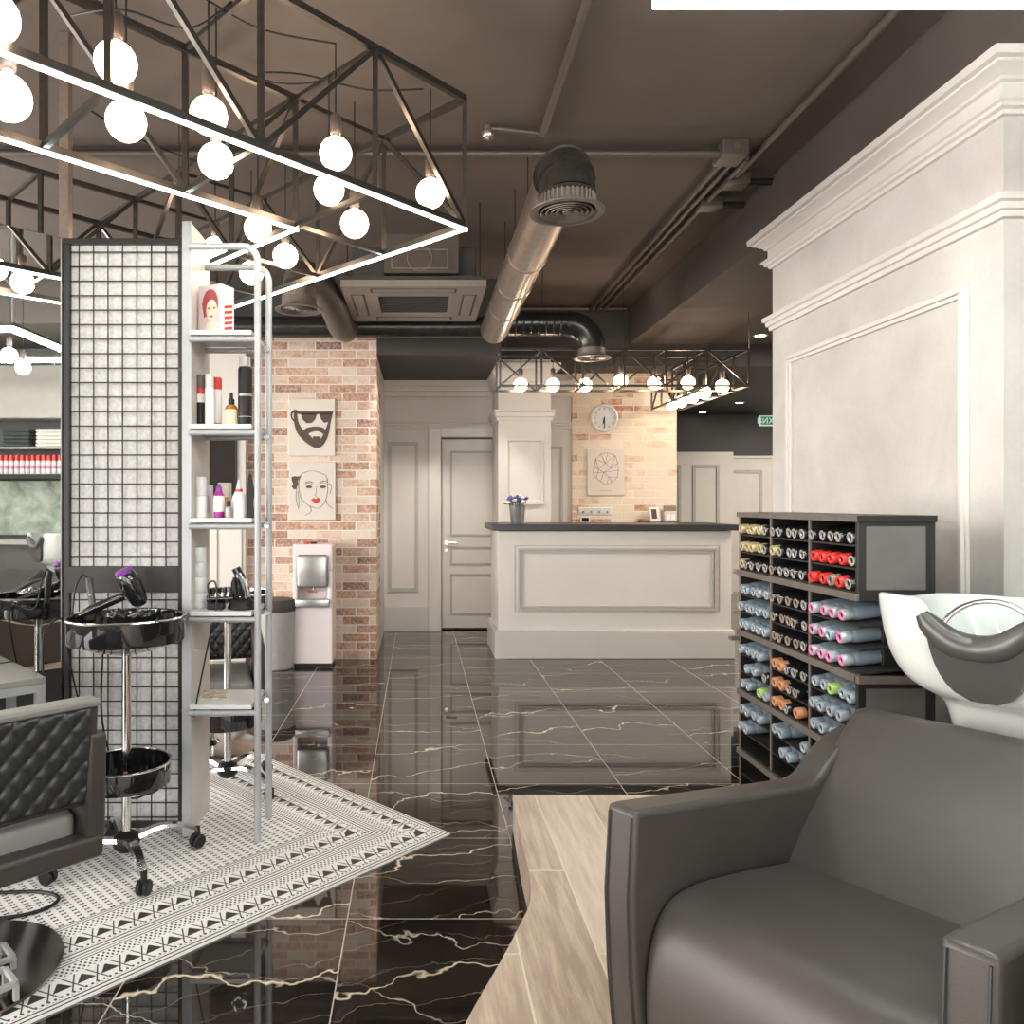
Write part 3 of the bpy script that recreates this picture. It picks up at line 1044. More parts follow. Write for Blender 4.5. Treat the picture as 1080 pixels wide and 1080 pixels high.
for i, y in enumerate(ys):
    for x in (XI, XR):
        rbar('post', (x, y, RZ0), (x, y, RZ1), .016)
    if i < ny:
        z0, z1 = (RZ0, RZ1) if i % 2 == 0 else (RZ1, RZ0)
        for x in (XI, XR):
            rbar('brace', (x, y, z0), (x, ys[i + 1], z1), .014)
    for z in (RZ0, RZ1):
        rbar('cross_bar', (XI, y, z), (XR, y, z), .014)
for p in ((XL + .05, Y0), (1.7, Y0), (XR, Y0)):
    MB(OF2).tube([(p[0], p[1], RZ1), (p[0], p[1], 3.3 if p[0] < 2.1 else 2.94)], .003, 6).obj('hanger', 'steel', rt)
GR2 = 'globe bulbs in the reception truss'
for i, (x, y, z) in enumerate(((.87, 6.5, 2.355), (1.143, 6.5, 2.355), (1.417, 6.5, 2.355), (1.72, 6.5, 2.39), (2.005, 6.5, 2.37), (2.29, 6.5, 2.375), (2.58, 6.5, 2.345))):
    globe_light(x, y, z, RZ1, '%s globe bulb from the left along the front of the reception truss' % ORD[i], GR2)
for i, (x, y) in enumerate(((2.57, 6.88), (2.57, 7.18), (2.57, 7.48), (2.57, 7.76))):
    globe_light(x, y, 2.345, RZ1, '%s globe bulb counting back along the receding arm of the reception truss' % ORD[i], GR2)

# ------------------------------------------------------------------ rectangular led frame over the wash chair
lf = thing('led_frame', 'flat white led frame hung above the wash chair', 'ceiling light', (1.13, 1.0, 3.3))
OF3 = Matrix.Translation((-1.13, -1.0, -3.3))
lx0, lx1, ly0, ly1, lz = .572, 1.69, .1, 1.80, 2.537
for p, q in (((lx0, ly0), (lx0, ly1)), ((lx0, ly1), (lx1, ly1)), ((lx1, ly1), (lx1, ly0)), ((lx1, ly0), (lx0, ly0))):
    d = (Vector((*q, 0)) - Vector((*p, 0))).normalized() * .016
    MB(OF3).bar(Vector((*p, lz)) - d, Vector((*q, lz)) + d, .032).obj('led_tube', 'ledframe', lf, smooth=False)
    MB(OF3).bar(Vector((*p, lz + .028)) - d, Vector((*q, lz + .028)) + d, .026).obj('rail', 'steel', lf, smooth=False)
for x, y in ((lx0, ly0), (lx0, ly1), (lx1, ly0), (lx1, ly1), (lx1, .95)):
    MB(OF3).tube([(x, y, lz + .03), (x, y, 3.3)], .006, 8).obj('hanger', 'whitemetal', lf)
for i, (x, y) in enumerate(((.99, 1.54), (1.49, 1.37))):
    globe_light(x, y, 2.44, 3.3, '%s globe bulb mirrored beside the led frame at the left' % ('higher' if i == 0 else 'lower'), 'bulbs over the wash chair')

# ------------------------------------------------------------------ ducts, pipes, air conditioning
def round_diffuser(parent, M4, R=.15):
    """face at z = 0 looking down"""
    MB(M4).lathe([(.108, .075), (.108, .018), (.128, .012), (R, .002), (R, -.004), (R - .02, -.006), (.112, .004), (.105, .06)], 40, capb=False, capt=False).obj('diffuser_collar', 'diffuser', parent)
    for i, r in enumerate((.095, .075, .055, .036)):
        MB(M4).lathe([(r, .002), (r + .010, -.006), (r + .011, -.003), (r + .002, .012)], 36, capb=False, capt=False).obj('diffuser_ring', 'diffuser', parent)
    MB(M4).lathe([(0, -.006), (.018, -.004), (.02, .004), (0, .01)], 24, capb=False, capt=False).obj('diffuser_cone', 'diffuser', parent)
    MB(M4).lathe([(0, .05), (.106, .05)], 24, capb=False, capt=False).obj('diffuser_throat', 'acdark', parent)


DXm, DZm = .60, 2.72
dt = thing('air_duct', 'bare round metal duct running back from the big round diffuser', 'duct', (DXm, 3.1, 3.3))
OF4 = Matrix.Translation((-DXm, -3.1, -3.3))
mb = MB(OF4)
mb.tube([(DXm, 3.22, DZm), (DXm, 6.05, DZm)], .108, 32)
mb.obj('straight_duct', 'galv', dt)
for y in (4.2, 4.75, 5.3):
    MB(OF4).tube([(DXm, y - .012, DZm), (DXm, y, DZm), (DXm, y + .012, DZm)], [.109, .113, .109], 32).obj('seam', 'galv', dt)
    MB(OF4).tube([(DXm, y, DZm + .1), (DXm, y, 3.3)], .004, 6).obj('hanger', 'steel', dt)
el = []
for i in range(7):
    a = PI / 2 * i / 6
    el.append((DXm, 3.22 - .13 * math.sin(a), DZm - .13 + .13 * math.cos(a)))
mb = MB(OF4).tube(el, .113, 32)
mb.obj('elbow', 'ductblack', dt)
for i in (0, 2, 4, 6):
    p = Vector(el[i])
    a = PI / 2 * i / 6
    tdir = Vector((0, -math.cos(a), -math.sin(a)))
    MB(OF4).tube([p - tdir * .006, p + tdir * .006], .1165, 32).obj('seam', 'ductblack', dt)
mb = MB(OF4)
for i in range(36):
    a = 2 * PI * i / 36
    mb.bar((DXm + .112 * math.cos(a), 3.09 + .112 * math.sin(a), 2.545), (DXm + .112 * math.cos(a), 3.09 + .112 * math.sin(a), 2.588), .008)
mb.obj('fluted_collar', 'diffuser', dt)
round_diffuser(dt, OF4 @ Matrix.Translation((DXm, 3.09, 2.525)))

# black duct crossing the back of the room with its elbow over the desk
ct = thing('air_duct', 'black crossing duct turning down over the reception desk', 'duct', (.4, 6.17, 3.3))
OF5 = Matrix.Translation((-.4, -6.17, -3.3))
cy, cz = 6.17, 2.80
MB(OF5).tube([(-4.6, cy, cz - .03), (.55, cy, cz - .03)], .085, 24).obj('straight_duct', 'ductblack', ct)
MB(OF5).tube([(.55, cy, cz - .03), (.62, cy, cz), (1.2, cy, cz)], [.085, .1, .1], 24).obj('wide_duct', 'ductblack', ct)
for i in range(10):
    x = .66 + i * .06
    MB(OF5).tube([(x - .006, cy, cz), (x, cy, cz), (x + .006, cy, cz)], [.1, .104, .1], 24).obj('seam', 'ductblack', ct)
el = [(1.2 + .2 * math.sin(PI / 2 * i / 8), cy, cz - .2 + .2 * math.cos(PI / 2 * i / 8)) for i in range(9)] + [(1.4, cy, 2.55)]
MB(OF5).tube(el, .105, 24).obj('elbow', 'ductblack', ct)
round_diffuser(ct, OF5 @ Matrix.Translation((1.4, cy, 2.52)), .15)
for x in (-3, -1.2, .3, 1.0):
    MB(OF5).tube([(x, cy, cz + .06), (x, cy, 3.3)], .004, 6).obj('hanger', 'steel', ct)

# small diffuser with a soft sleeve at the left
st = thing('air_diffuser', 'small round diffuser with a bent sleeve left of the air conditioner', 'air vent', (-.755, 4.85, 3.3))
OF6 = Matrix.Translation((.755, -4.85, -3.3))
round_diffuser(st, OF6 @ Matrix.Translation((-.755, 4.85, 2.575)), .15)
MB(OF6).tube([(-.755, 4.85, 2.64), (-.755, 4.85, 2.72)], .108, 24).obj('neck', 'galv', st)
MB(OF6).tube(smooth_path([(-.755, 4.85, 2.72), (-.74, 4.9, 2.80), (-.66, 5.1, 2.82), (-.60, 5.4, 2.74), (-.58, 5.75, 2.68), (-.57, 6.05, 2.72)], 5), [.1] * 12 + [.095] * 14, 20).obj('sleeve', 'conduit', st)

# cassette air conditioner
ac = thing('air_conditioner', 'taupe ceiling cassette air conditioner with a square grille', 'air conditioner', (-.03, 5.4, 3.3))
OF7 = Matrix.Translation((.03, -5.4, -3.3))
az, ax0, ax1, ay0, ay1 = 2.745, -.50, .44, 4.93, 5.87
MB(OF7).box(ax0 + .06, ax1 - .06, ay0 + .06, ay1 - .06, az + .06, 3.02).obj('body', 'acdark', ac, smooth=False, bevel=.01)
mb = MB(OF7)
gx0, gx1, gy0, gy1 = ax0 + .23, ax1 - .23, ay0 + .23, ay1 - .23
for a, b, c, d in ((ax0, ax1, ay0, gy0), (ax0, ax1, gy1, ay1), (ax0, gx0, gy0, gy1), (gx1, ax1, gy0, gy1)):
    mb.box(a, b, c, d, az, az + .06)
mb.obj('fascia', 'acpanel', ac, smooth=False)
MB(OF7).box(gx0, gx1, gy0, gy1, az + .012, az + .03).obj('grille', 'acdark', ac, smooth=False)
mb = MB(OF7)
for i in range(9):
    y = gy0 + .03 + i * (gy1 - gy0 - .06) / 8
    mb.box(gx0, gx1, y - .004, y + .004, az + .006, az + .012)
mb.obj('grille_slat', 'acdark', ac, smooth=False)
for a, b, c, d in ((ax0 + .06, ax0 + .13, ay0 + .2, ay1 - .2), (ax1 - .13, ax1 - .06, ay0 + .2, ay1 - .2), (ax0 + .2, ax1 - .2, ay0 + .06, ay0 + .13), (ax0 + .2, ax1 - .2, ay1 - .13, ay1 - .06)):
    q = MB(OF7).box(a, b, c, d, az - .004, az + .004).obj('air_flap', 'acpanel', ac, smooth=False, bevel=.003)
    e = .012
    MB(OF7).box(a - e, b + e, c - e, d + e, az - .0015, az + .002).obj('flap_gap', 'acdark', ac, smooth=False)
MB(OF7).box(ax0 - .012, ax1 + .012, ay0 - .012, ay1 + .012, az + .045, az + .065).obj('rim', 'acdark', ac, smooth=False)
# side duct box with a white stencilled mark
MB(OF7).box(-.22, .26, 4.92, 5.1, 2.83, 3.08).obj('duct_box', 'conduit', ac, smooth=False)
mb = MB(OF7)
for z in (2.86, 2.98):
    mb.bar((-.17, 4.917, z), (.19, 4.917, z), .006)
for x in (-.17, .19):
    mb.bar((x, 4.917, 2.86), (x, 4.917, 2.98), .006)
mb.tube([(.01 + .08 * math.cos(2 * PI * i / 24), 4.917, 2.925 + .08 * math.sin(2 * PI * i / 24)) for i in range(24)], .003, 6, closed=True)
mb.obj('stencil_mark', 'tan', ac, smooth=False)
for x in (ax0 + .04, ax1 - .04):
    for y in (ay0 + .04, ay1 - .04):
        MB(OF7).tube([(x, y, az + .06), (x, y, 3.3)], .005, 6).obj('hanger', 'steel', ac)

# pipes fixed to the ceiling
p = MB()
p.tube([(.645, -2.9, 3.262), (.645, 3.96, 3.262)], .02, 14)
o = p.obj('ceiling_pipe', 'conduit')
tag(o, 'long thin pipe along the ceiling above the big duct', 'pipe', 'ceiling pipes')
sp = thing('sprinkler', 'fire sprinkler head on a short pipe left of the big duct elbow', 'sprinkler', (.36, 3.93, 3.3))
OF8 = Matrix.Translation((-.36, -3.93, -3.3))
MB(OF8).tube([(.645, 3.96, 3.26), (.42, 3.93, 3.27), (.36, 3.93, 3.27)], .016, 12).obj('branch_pipe', 'conduit', sp)
MB(OF8).lathe([(.0, 0), (.03, .0), (.035, .01), (.035, .03), (.022, .04), (.022, .06)], 18, (.36, 3.93, 3.225)).obj('cup', 'galv', sp)
MB(OF8).lathe([(0, -.015), (.012, -.012), (.014, 0)], 12, (.36, 3.93, 3.225)).obj('nozzle', 'chrome', sp)
for k, z in enumerate((3.245, 3.275)):
    o = MB().tube([(-4.9, 4.15 + .05 * k, z), (1.66, 4.15 + .05 * k, z)], .018, 12).obj('ceiling_pipe', 'conduit')
    tag(o, ['lower front', 'upper rear'][k] + ' pipe of the pair crossing the ceiling from side to side', 'pipe', 'ceiling pipes')
jb = thing('junction_box', 'square junction box where the ceiling pipes meet', 'junction box', (1.70, 4.17, 3.3))
MB().box(-.07, .07, -.08, .08, -.085, 0).obj('case', 'conduit', jb, smooth=False, bevel=.006)
MB().lathe([(.018, 0), (.018, .008)], 12, (0, -.08, -.04), (0, -1, 0)).obj('screw_cap', 'galv', jb)
for k, lab in ((0, 'small junction box in the row beside the beam, nearest one'), (1, 'small junction box in the row beside the beam, farther one')):
    j2 = thing('junction_box', lab, 'junction box', (1.90 - .02 * k, 4.55 + .35 * k, 3.3), 0, 'junction boxes beside the beam')
    MB().box(-.09, .05, -.06, .06, -.07, 0).obj('case', 'conduit', j2, smooth=False, bevel=.006)
    MB().tube([(.05, 0, -.04), (.2, 0, -.04)], .02, 10).obj('stub', 'ductblack', j2)
o = MB().tube([(1.86, -2.9, 3.265), (1.86, 4.48, 3.265)], .02, 12).obj('ceiling_pipe', 'conduit')
tag(o, 'pipe along the ceiling beside the brown beam, nearer part', 'pipe', 'ceiling pipes')
for k, x in enumerate((1.70, 1.76, 1.83)):
    o = MB().tube([(x, 4.25, 3.262), (x, 7.6, 3.262)], .018, 12).obj('ceiling_pipe', 'conduit')
    tag(o, '%s of the three pipes running back from the junction box' % ('left', 'middle', 'right')[k], 'pipe', 'ceiling pipes')
o = MB().tube([(-.3, 7.55, 3.27), (2.05, 7.55, 3.27)], .02, 12).obj('ceiling_pipe', 'conduit')
tag(o, 'dark pipe along the far end of the ceiling above the crossing duct', 'pipe', 'ceiling pipes')
# ------------------------------------------------------------------ styling station
hub = MB().box(-1.485, -1.445, 3.165, 3.205, 0, 3.3)
o = hub.obj('station_post', 'steel_light', smooth=False, bevel=.002)
tag(o, 'tall brown steel post rising from the mesh panel to the ceiling', 'post')

# wire mesh panel in front of a white board
mp = thing('mesh_panel', 'tall white board behind a black square wire mesh in a taupe frame', 'panel', (-1.21, 3.17, 0))
OM = Matrix.Translation((1.21, -3.17, 0))
mx0, mx1, mz0, mz1, my = -1.452, -.962, .02, 2.437, 3.15
MB(OM).box(mx0 + .01, mx1 - .01, my + .012, my + .03, mz0 + .01, mz1 - .01).obj('board', 'board', mp, smooth=False)
mb = MB(OM)
mb.frame_xz(mx0, mx1, mz0, mz1, my - .012, my + .03, .022)
mb.obj('frame', 'meshframe', mp, smooth=False, bevel=.002)
MB(OM).box(mx0 + .02, mx1 - .02, my - .014, my + .012, .985, 1.092).obj('cross_rail', 'meshframe', mp, smooth=False, bevel=.002)
pitch = .0595
mb = MB(OM)
x = mx0 + .058
while x < mx1 - .02:
    mb.tube([(x, my, mz0 + .02), (x, my, mz1 - .02)], .0027, 6)
    x += pitch
z = mz1 - .055
while z > mz0 + .02:
    mb.tube([(mx0 + .02, my - .004, z), (mx1 - .02, my - .004, z)], .0027, 6)
    z -= pitch
mb.obj('wire_mesh', 'meshwire', mp)
for z in (2.39, .5, 1.9):
    MB(OM).lathe([(.006, 0), (.006, .004)], 10, (mx1 - .01, my - .012, z), (0, -1, 0)).obj('screw', 'steel', mp)

# tall mirror turned 45 degrees, and its dark cabinet below
mr = thing('salon_mirror', 'tall frameless salon mirror beside the wire mesh panel', 'mirror', (-1.464, 3.146, 0), -PI * .75 + math.radians(-.7))
# local +x runs from the post away along (-1,-1); local +y is the face normal (1,-1)
MB().box(.004, .80, -.012, 0, .675, 2.44).obj('glass', 'mirror', mr, smooth=False)
MB().box(0, .804, -.03, -.012, .67, 2.445).obj('backing', 'meshframe', mr, smooth=False)
MB().box(0, .004, -.012, .001, .675, 2.44).obj('edge_strip', 'whitemetal', mr, smooth=False)
for z in (.66,):
    MB().lathe([(.007, 0), (.007, .012)], 10, (.16, 0, .672), (0, 1, 0)).obj('clip', 'chrome', mr)
cb = thing('station_cabinet', 'charcoal cabinet panel under the salon mirror', 'cabinet', (-1.464, 3.146, 0), -PI * .75)
MB().box(0, .80, -.22, -.002, .0, .668).obj('body', 'darkwall', cb, smooth=False, bevel=.003)
MB().box(.0, .80, -.002, .004, .08, .655).obj('front_panel', 'darkwall', cb, smooth=False, bevel=.002)
MB().box(.02, .78, -.002, .002, .0, .07).obj('kick_board', 'black', cb, smooth=False)

# open shelf with bent tube uprights
sh = thing('open_shelf', 'tall white open shelf with bent tube uprights beside the mesh panel', 'shelf', (-.77, 3.15, 0))
OS = Matrix.Translation((.77, -3.15, 0))
sx0, sx1, syf, syb = -.91, -.638, 3.045, 3.275
MB(OS).box(-.94, -.908, 3.065, 3.335, .02, 2.475).obj('side_panel', 'sidepanel', sh, smooth=False, bevel=.003)
MB(OS).box(-.943, -.905, 3.058, 3.068, .02, 2.478).obj('front_edge', 'whitemetal', sh, smooth=False, bevel=.002)
SZ = [2.037, 1.665, 1.292, .922, .552]
for yy, zt in ((syf, 2.372), (syb, 2.358)):
    pts = [(sx0, yy, zt)] + [(sx1 - .06 + .06 * math.sin(PI / 2 * i / 6), yy, zt - .06 + .06 * math.cos(PI / 2 * i / 6)) for i in range(7)] + [(sx1, yy, .007)]
    MB(OS).tube(pts, .0135, 16).obj('upright_tube', 'whitemetal', sh)
for z in SZ:
    b = MB(OS).box(sx0 + .005, sx1 - .022, syf - .012, 3.285, z - .018, z).obj('shelf_board', 'shelfwhite', sh, smooth=False, bevel=.002)
    MB(OS).tube([(sx0, syf, z - .034), (sx1, syf, z - .034)], .0115, 12).obj('shelf_rail', 'whitemetal', b)
    MB(OS).tube([(sx0, syb, z - .034), (sx1, syb, z - .034)], .0115, 12).obj('shelf_rail', 'whitemetal', b)
    MB(OS).lathe([(.012, 0), (.012, .02)], 10, (sx1 - .004, syb - .012, z - .034), (0, -1, 0)).obj('bolt', 'chrome', b)


def can(name, label, cat, x, y, z, body, segs, group=None, n=20, s=1.0):
    """upright lathe product; segs: list of (part name, material, profile)"""
    t = thing(name, label, cat, (x, y, z), 0, group)
    for nm, mt, pr in segs:
        MB().lathe([(r * s, h * s) for r, h in pr], n).obj(nm, mt, t)
    return t


def sx(px, Y):
    return (px - CX) * Y / F


Y = 3.14
# second shelf: cans and dropper
z = SZ[1]
can('spray_can', 'black can with a red mark at the left end of the second shelf', 'can', sx(212, 3.16), 3.16, z, None,
    [('body', 'black', [(0, 0), (.019, 0), (.02, .004), (.02, .15), (.017, .155)]), ('cap', 'rackedge', [(.019, .15), (.019, .212), (.016, .216), (0, .216)]),
     ('label_band', 'white', [(.0205, .10), (.0205, .135)]), ('red_band', 'red', [(.0206, .137), (.0206, .158)])])
can('spray_can', 'plain white can next to the black can on the second shelf', 'can', sx(221, 3.12), 3.12, z, None,
    [('body', 'white', [(0, 0), (.018, 0), (.019, .004), (.019, .15), (.015, .16)]), ('cap', 'shelfwhite', [(.0175, .155), (.0175, .208), (.014, .213), (0, .213)])])
can('spray_can', 'white can with a red cap on the second shelf', 'can', sx(229, 3.2), 3.2, z, None,
    [('body', 'white', [(0, 0), (.019, 0), (.02, .004), (.02, .155), (.017, .163)]), ('cap', 'red', [(.0195, .16), (.0195, .205), (.016, .21), (0, .21)]),
     ('print', 'red', [(.0203, .012), (.0203, .02)])])
can('dropper_bottle', 'amber glass bottle with a cream label and black pump on the second shelf', 'bottle', sx(244, 3.12), 3.12, z, None,
    [('body', 'amber', [(0, 0), (.024, 0), (.026, .004), (.026, .07), (.02, .083), (.010, .087), (.010, .093)]), ('label', 'label', [(.0265, .006), (.0265, .066)]),
     ('pump', 'black', [(.013, .088), (.013, .108), (.007, .113), (.007, .135), (0, .138)])])
can('spray_can', 'tall black can with a clear cap at the right of the second shelf', 'can', sx(258.5, 3.12), 3.12, z, None,
    [('body', 'black', [(0, 0), (.027, 0), (.028, .004), (.028, .232), (.022, .242)]), ('cap', 'clear', [(.024, .24), (.024, .278), (.020, .283), (0, .283)]),
     ('white_line', 'white', [(.0283, .004), (.0283, .006)]), ('white_line', 'white', [(.0283, .036), (.0283, .0375)]), ('print', 'greyring', [(.0283, .12), (.0283, .13)])])
# third shelf
z = SZ[2]
can('spray_can', 'fat white can at the left end of the third shelf', 'can', sx(212, 3.14), 3.14, z, None,
    [('body', 'white', [(0, 0), (.023, 0), (.024, .004), (.024, .088)]), ('groove', 'greyring', [(.0225, .087), (.0225, .091)]), ('cap', 'shelfwhite', [(.0235, .09), (.0235, .162), (.02, .167), (0, .167)])])
t = thing('carton', 'slim pale pink carton beside the fat white can', 'box', (sx(221, 3.22), 3.22, z))
MB().box(-.012, .012, -.015, .015, 0, .135).obj('box', 'pinkwhite', t, smooth=False, bevel=.001)
MB().box(-.0085, .0085, -.0155, -.015, .02, .09).obj('print', 'boxgrey', t, smooth=False)
can('shampoo_bottle', 'purple bottle with a white label on the third shelf', 'bottle', sx(231, 3.10), 3.10, z, None,
    [('body', 'magenta', [(0, 0), (.020, 0), (.021, .004), (.021, .09), (.013, .108)]), ('label', 'white', [(.0214, .025), (.0214, .088)]), ('cap', 'purple', [(.0125, .107), (.0125, .122), (.006, .135), (0, .138)])])
t = thing('carton', 'cream and orange carton behind the purple bottle', 'box', (sx(237, 3.22), 3.22, z))
MB().box(-.025, .025, -.018, .018, 0, .145).obj('box', 'canvas', t, smooth=False, bevel=.001)
MB().box(-.0252, .0252, -.0185, -.0175, .03, .085).obj('orange_band', 'orange', t, smooth=False)
can('dropper_bottle', 'small dark grey bottle with a black cap on the third shelf', 'bottle', sx(241, 3.08), 3.08, z, None,
    [('body', 'greyring', [(0, 0), (.013, 0), (.0135, .003), (.0135, .04), (.008, .046)]), ('cap', 'black', [(.0085, .045), (.0085, .068), (0, .07)])])
can('pump_bottle', 'white pump bottle with a red neck on the third shelf', 'bottle', sx(252, 3.11), 3.11, z, None,
    [('body', 'white', [(0, 0), (.027, 0), (.028, .004), (.026, .085), (.016, .105)]), ('neck_ring', 'red', [(.015, .104), (.015, .116)]), ('nozzle', 'shelfwhite', [(.013, .116), (.011, .122), (.006, .15), (.003, .155), (0, .156)])])
t = thing('flat_iron', 'black hair straightener standing upright on the third shelf', 'hair straightener', (sx(265, 3.12), 3.12, z))
MB().rings([[(-.018, -.012, 0), (.018, -.012, 0), (.018, .012, 0), (-.018, .012, 0)], [(-.017, -.011, .09), (.014, -.011, .09), (.014, .011, .09), (-.017, .011, .09)],
            [(-.012, -.01, .16), (.004, -.01, .16), (.004, .01, .16), (-.012, .01, .16)], [(-.008, -.008, .178), (0, -.008, .178), (0, .008, .178), (-.008, .008, .178)]]).obj('arm', 'black', t, bevel=.003)
MB().box(.012, .0185, -.013, -.004, .04, .08).obj('red_switch', 'red', t, smooth=False)
# top shelf: printed box
z = SZ[0]
t = thing('printed_box', 'hair colour box printed with a red-haired woman on the top shelf', 'box', (sx(228, 3.15), 3.15, z), -.45)
MB().box(-.058, .058, -.04, .04, 0, .2).obj('carton', 'boxgrey', t, smooth=False, bevel=.001)
MB().box(.0575, .0588, -.04, .04, 0, .2).obj('white_side', 'white', t, smooth=False)
mb = MB()
for i in range(5):
    zz = .015 + i * .022
    mb.prism([(-.02, zz), (.03, zz + .014), (.03, zz + .026), (-.02, zz + .012)], lambda a, b, h: (h, a, b), .0586, .0594)
mb.obj('red_stripe', 'red', t, smooth=False)


def disc_xz(mb, cx, cz, rx, rz_, y, n=24, a0=0, a1=2 * PI):
    mb.prism([(cx + rx * math.cos(a0 + (a1 - a0) * i / n), cz + rz_ * math.sin(a0 + (a1 - a0) * i / n)) for i in range(n)], lambda a, b, h: (a, h, b), y - .0006, y)


mb = MB()
disc_xz(mb, .004, .125, .041, .058, -.0405)
mb.prism([(-.04, .13), (-.028, .07), (-.018, .075), (-.02, .13)], lambda a, b, h: (a, h, b), -.0412, -.0405)
mb.obj('printed_hair', 'hair', t, smooth=False)
mb = MB()
disc_xz(mb, .012, .098, .028, .042, -.0415)
mb.prism([(-.03, .0), (.045, .0), (.04, .045), (-.01, .05)], lambda a, b, h: (a, h, b), -.0416, -.041)
mb.obj('printed_face', 'skin', t, smooth=False)
mb = MB()
for x in (0, .026):
    disc_xz(mb, x, .105, .007, .004, -.0422, 12)
disc_xz(mb, .012, .072, .009, .004, -.0422, 12)
mb.prism([(-.02, 0), (.03, 0), (.028, .012), (-.015, .012)], lambda a, b, h: (a, h, b), -.0422, -.0416)
mb.obj('printed_features', 'hair', t, smooth=False)
# fourth shelf: stacked tubs, clipper, trimmer
z = SZ[3]
for i in range(4):
    can('paper_roll', '%s white roll from the top in the stack on the fourth shelf' % ['lowest', 'third', 'second', 'top'][i] if i in (1, 2) else '%s white roll in the stack on the fourth shelf' % ['lowest', '', '', 'topmost'][i],
        'roll', sx(210.5, 3.15), 3.15, z + .0625 * i, None, [('roll', 'shelfwhite', [(0, 0), (.026, 0), (.0285, .004), (.0285, .056), (.026, .062), (0, .062)])], 'white rolls stacked on the fourth shelf')
t = thing('hair_clipper', 'black and silver hair clipper leaning in its round dock on the fourth shelf', 'clipper', (sx(256, 3.12), 3.12, z))
MB().lathe([(0, 0), (.058, 0), (.06, .006), (.052, .028), (.032, .042), (0, .046)], 28).obj('dock', 'black', t)
MB().tube(smooth_path([(.014, 0, .03), (.004, 0, .09), (-.016, 0, .14), (-.028, 0, .165)], 5), [.02] * 4 + [.021] * 6 + [.018] * 6, 14).obj('clipper_body', 'glossblack', t)
MB().tube(smooth_path([(.028, -.014, .05), (.016, -.016, .1), (-.008, -.015, .145)], 5), .006, 8).obj('silver_trim', 'silver', t)
MB().tube([(-.03, .02, .03), (-.04, .02, .10), (-.036, .02, .125)], [.012, .014, .008], 10).obj('second_clipper', 'black', t)
t = thing('trimmer_charger', 'black corded trimmer lying by the white rolls on the fourth shelf', 'trimmer', (sx(228, 3.10), 3.10, z))
MB().rings([[(-.034 * s, -.022 * s, h) for s in (1,)] + [(.034 * s, -.022 * s, h) for s in (1,)] + [(.034, .022, h), (-.034, .022, h)] for h in (0, .028)]).obj('base', 'black', t, bevel=.006)
MB().tube([(-.04, 0, .042), (.06, .03, .042)], [.014, .017], 12).obj('trimmer_body', 'glossblack', t)
for i in range(3):
    MB().tube([(.0 + .022 * i, .002 + .006 * i, .05), (.004 + .022 * i, .003 + .006 * i, .066)], .007, 8).obj('comb', 'silver', t)
MB().tube(smooth_path([(-.02, -.01, .03), (-.03, -.01, .1), (.0, -.02, .112), (.012, -.035, .05), (.006, -.055, -.03), (-.02, -.06, -.15), (-.05, -.062, -.3), (-.075, -.055, -.42)], 8), .0035, 8).obj('cord', 'black', t)
t = thing('magazine', 'open printed leaflet lying on the lowest shelf', 'magazine', (-.845, 3.19, SZ[4]), .2)
MB().prism([(-.05, -.07), (.05, -.07), (.05, .07), (-.05, .07)], lambda a, b, h: (a, b, h), 0, .005).obj('leaf', 'paper', t, smooth=False)

# ------------------------------------------------------------------ trolleys
def tray_outline(R, n=48, sq=2.3, k=1.0):
    out = []
    for i in range(n):
        a = 2 * PI * i / n
        c, s = math.cos(a), math.sin(a)
        r = R * (1 + .02 * math.cos(3 * a + .4))
        out.append((r * c * k, r * s * k))
    return out


